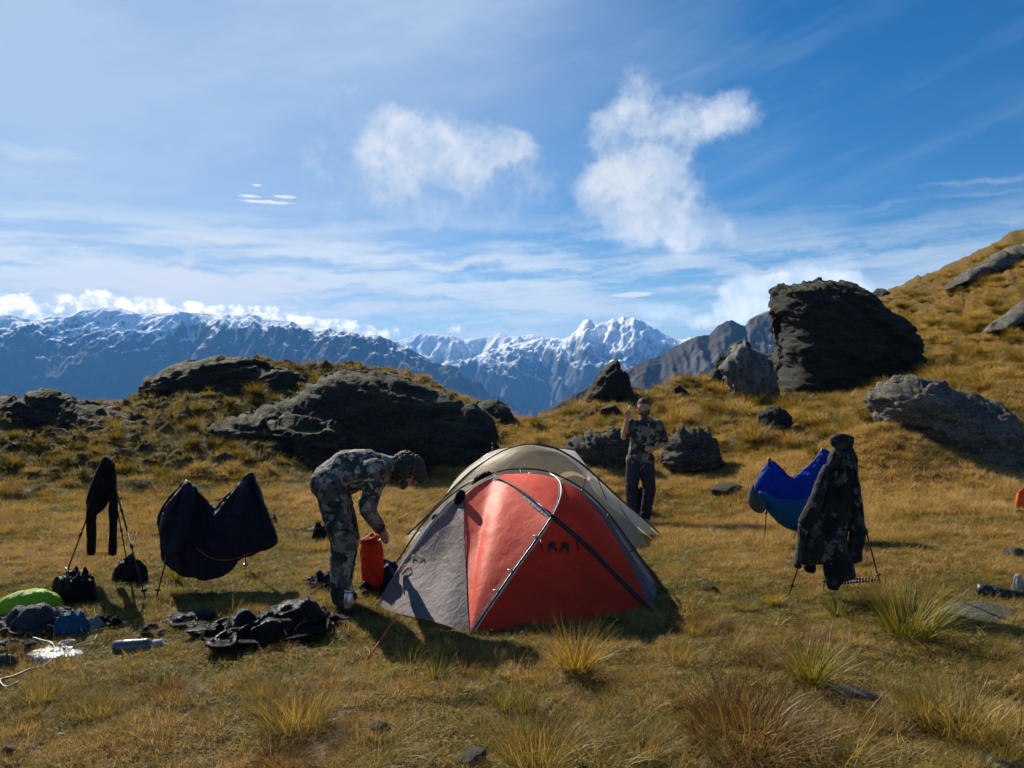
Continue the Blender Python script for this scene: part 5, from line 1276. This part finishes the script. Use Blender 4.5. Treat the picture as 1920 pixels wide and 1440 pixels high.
hang('hood', None, None, [(1411, 905), (1404, 920), (1402, 937), (1406, 950), (1414, 958), (1424, 962), (1432, 958), (1437, 948), (1428, 935), (1416, 922)], 7.98, .07, .08, M_greybag, .014, .014, (6, 6, 3), 15, bagR)
trek_pole(gp(1433, 1016), P(1443, 862, 8.2), 'left trekking pole under the blue sleeping bag', 'trekking poles under the blue sleeping bag')
trek_pole(gp(1484, 1012), P(1542, 845, 8.25), 'thin trekking pole under the blue sleeping bag, half hidden by the coat', 'trekking poles under the blue sleeping bag')

# camouflage coat and trousers hung on three poles
TOPC = P(1578, 828, 6.2)
for q, lb in (((1476, 1122), 'left pole of the three holding up the camouflage coat'), ((1652, 1094), 'right pole of the three holding up the camouflage coat'), ((1543, 1106), 'middle pole of the three holding up the camouflage coat')):
    trek_pole(gp(*q), TOPC, lb, 'trekking poles under the camouflage coat', grip=False)
coat = thing('coat', 'dark camouflage coat hung over trekking poles in front of the blue sleeping bag', 'coat')
hang('coat_body', None, None, [(1558, 822), (1565, 817), (1580, 815), (1597, 820), (1595, 830), (1592, 838), (1603, 860), (1606, 895), (1612, 930), (1606, 965), (1592, 985), (1585, 1010), (1590, 1040), (1598, 1078), (1570, 1090), (1567, 1103), (1551, 1103), (1543, 1083), (1543, 1055), (1530, 1057), (1510, 1056), (1496, 1054), (1492, 1040), (1495, 1010), (1495, 978), (1513, 946), (1528, 915), (1539, 887), (1549, 855), (1560, 838)],
     5.93, .07, .14, M_camo_dark, .011, .03, (8, 6, 1.8), 21, coat, k=2, lean=.2, peaks=((1578, 812),), pa=.035)
hang('sleeve', None, None, [(1600, 905), (1612, 925), (1618, 960), (1621, 990), (1620, 1013), (1615, 1032), (1616, 1050), (1605, 1055), (1594, 1056), (1590, 1038), (1592, 1010), (1594, 980), (1592, 950)], 5.94, .045, .05, M_camo_dark, .011, .02, (6, 6, 3), 23, coat, k=2, lean=.15)
hang('sleeve', None, None, [(1545, 870), (1552, 890), (1545, 930), (1535, 960), (1525, 985), (1512, 1005), (1505, 1030), (1500, 1050), (1503, 1064), (1492, 1064), (1489, 1058), (1492, 1035), (1496, 1005), (1497, 975), (1512, 948), (1528, 910)], 5.84, .04, .05, M_camo_dark, .011, .02, (6, 6, 2.5), 25, coat, k=2, lean=.2)
hang('collar', None, None, [(1557, 822), (1565, 817), (1580, 815), (1597, 819), (1596, 828), (1590, 835), (1575, 833), (1562, 836)], 6.10, .03, .05, M_camo_dark, .009, .03, (8, 8, 6), 27, coat, k=2)
hang('drawcord_cuff', None, None, [(1508, 1056), (1528, 1057), (1528, 1073), (1520, 1074), (1509, 1070)], 6.1, .035, .03, M_blackcloth, .010, .008, (8, 8, 6), 28, coat, k=2)

# ------------------------------------------------------------------ heaps of gear on the turf
def heap(name, label, cat, px, py, w_, d_, h, m, seed=0, rz=0.0, fold=.35, ff=3.0, group=None, p=2.2, sink=.02, ang=0.6, parent=None, lobes=.22):
    nr, nc = 44, 120
    r = np.linspace(0, 1, nr)[:, None]; th = np.linspace(0, 2 * math.pi, nc, endpoint=False)[None, :]
    rad = 1 + lobes * fbm(xy0(np.cos(th).ravel() * 1.5 + seed, np.sin(th).ravel() * 1.5, seed), 3).reshape(1, nc) * 2
    X = r * np.cos(th) * rad; Y = r * np.sin(th) * rad
    q = np.stack([X.ravel() * w_, Y.ravel() * d_, 0 * X.ravel()], 1) * ff / max(w_, .2)
    ca, sa = math.cos(ang), math.sin(ang)
    q2 = np.stack([q[:, 0] * ca + q[:, 1] * sa, (-q[:, 0] * sa + q[:, 1] * ca) * .22, q[:, 2] + seed], 1)
    q2 += .4 * np.stack([pn(q + 3), pn(q + 7), pn(q + 1)], 1)
    fo = (np.clip(1 - 2.2 * np.abs(fbm(q2 * .75, 2, .4)), 0, 1) ** 2 + .5 * np.clip(1 - 2.2 * np.abs(fbm(q2 * 1.7 + 5, 2, .4)), 0, 1) ** 2).reshape(X.shape) * 1.3; lo = fbm(q * .5 + seed, 2).reshape(X.shape)
    pr = np.maximum(1 - r ** p, 0) ** .6
    Z = h * pr * (1 + min(.6, fold) * lo) + pr * min(.40 * h, .038) * min(fold * 1.3, 1) * (fo - .5)
    Z = np.maximum(Z, 0.0) - sink * (r > .97)
    V = np.stack([(X * w_ / 2).ravel(), (Y * d_ / 2).ravel(), Z.ravel()], 1)
    g = G(px, py)
    bot = V[-nc:].copy(); bot[:, 2] = -.04
    V = np.vstack([V, bot]); Fc = [list(map(int, f)) for f in grid_faces(nr + 1, nc, True)] + [list(range(nr * nc, (nr + 1) * nc))[::-1]]
    o = mesh_obj(name, V, Fc, m, parent); o.location = (g.x, g.y + d_ * .25, g.z + .005); o.rotation_euler = (0, 0, rz)
    if parent is None: tag(o, label, cat, group)
    return o

def crumple(seed, n=50, comp=0.6, drop=.10, bumps=6, it=230, aspect=.75):
    """a sheet of cloth let fall and pushed together: springs, gravity, ground and a few lumps under it"""
    r = np.random.RandomState(seed); L = 1.0
    u, v = np.meshgrid(np.linspace(-.5, .5, n), np.linspace(-.5, .5, n), indexing='ij')
    rest = L / (n - 1)
    cut = np.abs(u) * 1.0 + 0 * v
    x = np.stack([u, v * aspect, 0 * u], -1); ry = rest * aspect
    ang = fbm(xy0((u * 1.3).ravel() + seed, (v * 1.3).ravel()), 2).reshape(n, n) * 1.2
    ca, sa = np.cos(ang), np.sin(ang)
    x = np.stack([(x[..., 0] * ca - x[..., 1] * sa) * comp, (x[..., 0] * sa + x[..., 1] * ca) * comp, drop + .05 * fbm(xy0((u * 5).ravel(), (v * 5).ravel(), seed), 3).reshape(n, n)], -1)
    px_ = x.copy(); B = np.stack([r.uniform(-.2, .2, bumps), r.uniform(-.15, .15, bumps), np.zeros(bumps)], 1); R = r.uniform(.05, .13, bumps)
    def con(a, b, d, k):
        A, Bb = x[a], x[b]; dv = Bb - A; l = np.linalg.norm(dv, axis=-1, keepdims=True) + 1e-9
        c = dv * (k * .5 * (l - d) / l); x[a] = A + c; x[b] = Bb - c
    S = slice
    for k in range(it):
        vel = (x - px_) * .93; vel[..., 2] -= .0006; px_ = x.copy(); x = x + np.clip(vel, -.02, .02)
        for rep in range(3):
            for o in (0, 1):
                con((S(o, n - 1, 2), S(None)), (S(o + 1, n, 2), S(None)), rest, 1.0) if (n - 1 - o) % 2 == 1 or True else None
                con((S(None), S(o, n - 1, 2)), (S(None), S(o + 1, n, 2)), ry, 1.0)
            dg = math.hypot(rest, ry)
            for o in (0, 1):
                con((S(o, n - 1, 2), S(0, n - 1)), (S(o + 1, n, 2), S(1, n)), dg, .35)
                con((S(o, n - 1, 2), S(1, n)), (S(o + 1, n, 2), S(0, n - 1)), dg, .35)
            for o in (0, 1, 2, 3):
                a = np.arange(o, n - 2, 4)
                if len(a): con((a, S(None)), (a + 2, S(None)), rest * 2, .10); con((S(None), a), (S(None), a + 2), ry * 2, .10)
        for b, rr in zip(B, R):
            d = x - b; l = np.linalg.norm(d, axis=-1, keepdims=True); x = np.where(l < rr, b + d / (l + 1e-9) * rr, x)
        g_ = x[..., 2] < .004
        x[..., 2] = np.maximum(x[..., 2], .004); x[g_, :2] = px_[g_, :2] * .8 + x[g_, :2] * .2
    x[..., :2] -= x[..., :2].reshape(-1, 2).mean(0)
    V = x.reshape(-1, 3); me = mesh_obj('cloth', V, grid_faces(n, n), None, link=False).data
    return me, V
CRUMP = [crumple(s, comp=c, bumps=b, aspect=a) for s, c, b, a in ((3, .58, 8, .8), (8, .5, 5, .55), (15, .62, 9, .9))]
def cloth(name, label, cat, px, py, w_, hs, m, k=0, rz=0.0, group=None, dy=.25, parent=None, th=.006):
    me = CRUMP[k][0].copy(); V = CRUMP[k][1]; me.materials.append(m); g = G(px, py)
    ex = np.ptp(V[:, 0]); o = bpy.data.objects.new(name, me); COL.objects.link(o); s = w_ / ex
    o.scale = (s, s, s * hs); o.rotation_euler = (0, 0, rz); o.location = (g.x, g.y + w_ * dy, g.z + .03)
    md = o.modifiers.new('sub', 'SUBSURF'); md.levels = md.render_levels = 1
    md = o.modifiers.new('th', 'SOLIDIFY'); md.thickness = th; md.offset = 0
    if parent: o.parent = parent
    return tag(o, label, cat, group)
M_lime = mat('lime_nylon', fabric_shader((0.30, 0.50, 0.035), (0.25, 0.45, 0.02), .25, .5, 1.5, .5))
M_slate = mat('slate_softshell', fabric_shader((0.06, 0.07, 0.085), (0.02, 0.02, 0.03), .05, 1.0, 2.5, .55))
M_tealbag = mat('teal_bag', fabric_shader((0.015, 0.10, 0.19), (0.01, 0.05, 0.09), .08, .8, 2.5, .5))
M_whitecloth = mat('white_cloth', fabric_shader((0.55, 0.58, 0.62), (0.3, 0.3, 0.33), .15, .9, 2.5, .7))
M_navy = mat('navy_nylon', fabric_shader((0.02, 0.03, 0.065), (0.01, 0.012, 0.03), .08, .9, 2, .35))
M_sack = mat('red_orange_sack', fabric_shader((0.60, 0.055, 0.018), (0.60, 0.05, 0.015), .35, .6, 2.0, .5))
M_blackshell = mat('black_shell_fabric', fabric_shader((0.010, 0.011, 0.014), (0.003, 0.003, 0.004), .04, 1.0, 2.4, .33))

cloth('jacket_pile', 'large crumpled black jacket heaped on the turf below the black sleeping bag', 'jacket', 482, 1214, .94, 1.5, M_blackshell, 0, 0.75)
cloth('jacket_sleeve', 'black jacket sleeve trailing right from the large crumpled heap', 'sleeve', 562, 1192, .34, 1.9, M_blackshell, 1, 2.60)
cloth('clothing', 'thin dark blue garment lying left of the crumpled black jacket', 'garment', 355, 1172, .34, 0.8, M_navy, 1, 3.90)
cloth('gear_strap', 'flat black strap bundle lying left of the crumpled black jacket', 'strap', 365, 1198, .30, 0.6, M_blackshell, 1, 5.20)
cloth('grey_cloth', 'small crumpled grey cloth at the tip of the dark blue garment', 'cloth', 314, 1170, .11, 1, M_greybag, 2, 0.22)
heap('sleeping_pad', 'lime green inflated pillow lying at the left edge', 'pillow', 48, 1150, .44, .22, .105, M_lime, 21, .22, .18, 2.0, p=3.2, lobes=.06)
cloth('jacket', 'slate grey softshell jacket crumpled in front of the lime green pillow', 'jacket', 38, 1192, .56, 1.6, M_slate, 2, 1.52)
heap('black_bag', 'black bag standing at the foot of the left jacket pole', 'bag', 133, 1133, .31, .22, .17, M_blackshell, 29, .0, .7, 2.2, p=7)
heap('black_bag', 'small black bag on the turf at the foot of the rear jacket pole', 'bag', 238, 1094, .25, .18, .15, M_blackshell, 33, .2, .8, 2.2, p=2)
heap('blue_bag', 'teal blue stuff sack lying on the turf among the gear', 'stuff sack', 128, 1192, .22, .15, .115, M_tealbag, 37, .2, .3, 2.4, p=3.2, lobes=.08)
cloth('white_cloth', 'crumpled white cloth beside the teal blue stuff sack', 'cloth', 163, 1186, .16, 3.0, M_whitecloth, 2, 2.82)
cloth('hat', 'black crumpled hat behind the white cloth', 'hat', 188, 1178, .18, 3.4, M_blackcloth, 0, 4.12)
cloth('hat', 'black glove lying right of the crumpled black hat', 'glove', 212, 1180, .15, 2.4, M_blackcloth, 0, 5.42)
cloth('spoon_cloth', 'small shiny white wrapper at the right end of the black glove', 'wrapper', 229, 1176, .055, 1, M_whitecloth, 1, 0.44)
cloth('camera_case', 'dark strap and case lying behind the grey bottle', 'case', 272, 1186, .16, 1.2, M_blackcloth, 1, 1.74)
cloth('food_pouch', 'grey green pouch at the right of the strap behind the bottle', 'pouch', 294, 1190, .10, 1.1, M_greybag, 2, 3.04)
cloth('dark_garment', 'dark garment cut by the left edge below the slate jacket', 'garment', 4, 1228, .18, 1.1, M_blackshell, 0, 4.34)
heap('boot', 'dark shoe cut by the left edge below the dark garment', 'shoe', 2, 1252, .14, .12, .07, M_boot, 59, .0, .3, 3)
cloth('cap', 'olive brown cap lying beside the white water bladder', 'cap', 48, 1220, .15, 0.8, mat('olive_cloth', fabric_shader((0.09, 0.075, 0.045), (0.03, 0.03, 0.02), .05, .9, 3, .8)), 1, 5.64)
cloth('blue_jacket', 'dark blue jacket on the ground behind the boots of the bending person', 'jacket', 608, 1112, .36, 2.2, M_navy, 0, 0.66)
cloth('blue_mat', 'dark blue groundsheet bundle between the bending person and the red tent', 'groundsheet', 722, 1112, .40, 2.6, M_navy, 1, 1.96)
heap('boots_bag', 'black pack with straps lying on the meadow behind the bending person', 'backpack', 598, 1016, .20, .16, .18, M_blackcloth, 71, .2, .5, 3)
cloth('towel', 'small grey towel beside the black pack behind the bending person', 'towel', 584, 1000, .12, 0.8, M_whitecloth, 2, 3.26)
heap('sandal', 'dark sandal lying flat on the meadow left of the black pack', 'sandal', 548, 1014, .13, .07, .03, M_blackcloth, 75, .1, .5, 3)
heap('small_case', 'small dark case on the meadow right of the black sleeping bag', 'case', 512, 984, .09, .08, .085, M_greybag, 77, .1, .4, 3)
heap('day_pack', 'black day pack with white laces behind the legs of the standing person', 'backpack', 1196, 962, .36, .24, .36, M_blackcloth, 79, .1, .4, 2.5)
heap('orange_bag', 'bright orange stuff sack cut by the right edge', 'stuff sack', 1920, 962, .17, .13, .24, mat('orange_nylon', fabric_shader((0.75, 0.14, 0.03), (0.6, 0.1, 0.02), .25, .5, 2, .5)), 83, .1, .4, 2.4, p=3)
cloth('black_shell', 'black clothing bundle in the shadow of the red sack', 'clothing', 690, 1118, .2, 2.0, M_blackshell, 0, 4.56)

# red sack held by the bending man
g = G(697, 1112)
sack = thing('stuff_sack', 'tall red stuff sack standing upright under the hands of the bending person', 'stuff sack', (g.x, g.y, g.z))
def sackpost(co, nr):
    c = co.copy(); t = c[:, 2] / .40
    c = c + nr * (.010 * fbm(c * np.array([14, 14, 7.]), 3, ridged=True))[:, None]
    return c
fuse('sack_body', [((.01, 0, .07), (0, 0, .33), .082, .086), ((0, 0, .33), (-.01, .0, .37), .085, .06)], .009, M_sack, sack, 3, sackpost)
fuse('rolled_top', [((-.06, -.03, .385), (.03, -.05, .40), .024, .026), ((-.05, .03, .39), (.04, .03, .405), .022, .022), ((-.02, -.02, .40), (0, 0, .425), .03, .02)], .007, M_sack, sack, 2, fold_post(.012, (20, 20, 20), 4))

# tall steel can by the boots
def lathe(name, prof, m, parent=None, seg=24):
    V = [(r * math.cos(t), r * math.sin(t), z) for r, z in prof for t in np.linspace(0, 2 * math.pi, seg, endpoint=False)]
    k = len(prof); Fc = [list(map(int, f)) for f in grid_faces(k, seg, True)] + [list(range(seg))[::-1], list(range((k - 1) * seg, k * seg))]
    return mesh_obj(name, V, Fc, m, parent)
g = G(654, 1152)
can = thing('canister', 'tall steel flask standing in front of the boots of the bending person', 'flask', (g.x, g.y, g.z))
lathe('flask_body', [(.034, 0), (.036, .004), (.036, .135), (.030, .148), (.030, .152)], M_alu, can)
lathe('dark_band', [(.0366, .002), (.0368, .004), (.0368, .045), (.0366, .047)], M_black, can)
lathe('lid', [(.031, .1525), (.032, .154), (.032, .170), (.028, .173)], M_alu, can)

# grey bottle lying down
g = G(255, 1216)
bot = thing('water_bottle', 'grey plastic bottle with a pale cap lying on its side among the gear', 'bottle', (g.x, g.y, g.z + .042), .18)
bot.rotation_euler = (0, math.radians(90), .22)
M_bottle = plain('smoky_plastic', (0.07, 0.085, 0.10), .25, .6)
b_ = lathe('bottle_body', [(.034, -.13), (.042, -.122), (.043, -.02), (.041, .03), (.043, .06), (.042, .075), (.028, .092), (.028, .098)], M_bottle, bot)
lathe('bottle_cap', [(.030, .0985), (.032, .10), (.032, .150), (.030, .153)], M_whitecloth, bot)
ring = [(0.0, .035 * math.cos(t), 0) for t in np.linspace(0, 6.28, 10)]
tube('cap_ring', [(.02 * math.sin(t), .03 * math.cos(t), .185 + .03 * math.sin(t)) for t in np.linspace(0, 2 * math.pi, 14)], .005, M_whitecloth, bot, 30)
for i in range(3): tube('scale_mark', [(-.0435, -.02, .02 + .012 * i), (-.0445, .0, .02 + .012 * i)], .0012, M_whitecloth, bot, 2, smooth=False)
tube('swoosh_mark', [(-.039, -.022, -.09), (-.044, -.004, -.07), (-.041, .018, -.035)], .0014, M_whitecloth, bot, 8)

# water bladder with its hose
blad = thing('water_bladder', 'clear white water bladder with its hose curling off to the left', 'water bladder', (0, 0, 0))
g = G(95, 1232)
hb = heap('bladder', None, None, 95, 1236, .36, .20, .035, mat('milky_plastic', lambda n: pbsdf(n, n.mix(n.ramp(n.noise(oco(n), 9, 4, .6), .4, .6), (0.20, 0.17, 0.14), (0.62, 0.62, 0.60)), .18, n.bump(n.noise(oco(n), 20, 4, .6, 1.5), .8, .03), .6)), 91, -.15, .5, 3, parent=blad, p=4, lobes=.08)
M_hose = plain('grey_hose', (0.16, 0.15, 0.12), .4)
pts = []
for px, py, dz in ((62, 1212, .05), (80, 1216, .055), (96, 1224, .05), (103, 1232, .03), (98, 1240, .02), (80, 1252, .015), (55, 1263, .015), (25, 1272, .015), (8, 1276, .015), (0, 1281, .015), (1, 1287, .015), (12, 1288, .012), (35, 1286, .01)):
    g = G(px, py); pts.append((g.x, g.y, g.z + dz))
tube('hose', pts, .0065, M_hose, blad, 70)
pts = [(lambda g: (g.x, g.y, g.z + .05))(G(125 + 14 * math.cos(t), 1224 + 5 * math.sin(t))) for t in np.linspace(0, 2 * math.pi, 12)]
tube('filler_ring', pts, .007, M_whitecloth, blad, 36)
pts = [(lambda g: (g.x, g.y, g.z + .02))(G(x, y)) for x, y in ((105, 1244), (120, 1240), (140, 1228), (150, 1218), (175, 1207), (182, 1200))]
tube('strap', pts, .003, M_hose, blad, 24)

# spotting scope on the flat rock
sc = thing('spotting_scope', 'black spotting scope lying on the flat slab at the right edge', 'spotting scope')
A_, B_ = np.array(P(1832, 1106, 5.95)), np.array(P(1925, 1120, 5.85))
dv = (B_ - A_)
tube('objective_hood', [A_, A_ + dv * .30], .050, M_black, sc, 3, 20, False, r2=.048)
tube('scope_tube', [A_ + dv * .28, A_ + dv * .42, A_ + dv * 1.25], .046, M_black, sc, 8, 20, False, r2=.036)
tube('eyepiece', [A_ + dv * 1.25, A_ + dv * 1.5], .026, M_black, sc, 3, 16, False)
tube('tripod_foot', [A_ + dv * .65 + (0, -.01, -.04), A_ + dv * .68 + (0, -.01, -.085)], .02, M_black, sc, 2, 12, False)
heap('white_pouch', 'small white pouch behind the spotting scope at the right edge', 'pouch', 1912, 1102, .08, .06, .10, M_whitecloth, 95, .1, .5, 3)

# striped strap mat lying under the coat
mt = thing('sit_mat', 'narrow folded mat with white stitching lying behind the coat', 'mat')
for r_, (x0, x1, yy) in enumerate(((1572, 1640, 1098), (1578, 1645, 1104))):
    a, b = G(x0, yy), G(x1, yy + 2)
    tube('mat_edge', [(a.x, a.y, a.z + .07), (b.x, b.y, b.z + .07)], .010, M_blackcloth, mt, 2, smooth=False)
    for k in range(12):
        t = (k + .5) / 12; c = np.array(a) * (1 - t) + np.array(b) * t
        tube('stitch', [c + (0, -.011, .062), c + (.002, -.011, .085)], .004, M_whitecloth, mt, 2, smooth=False, seg=6)

# a walking pole leaning in front of the black outcrop behind the tents
g = G(918, 905)
trek_pole((g.x, g.y - .3, g.z), P(924, 832, g.y - .2), 'trekking pole planted upright in front of the black outcrop behind the tents', None)
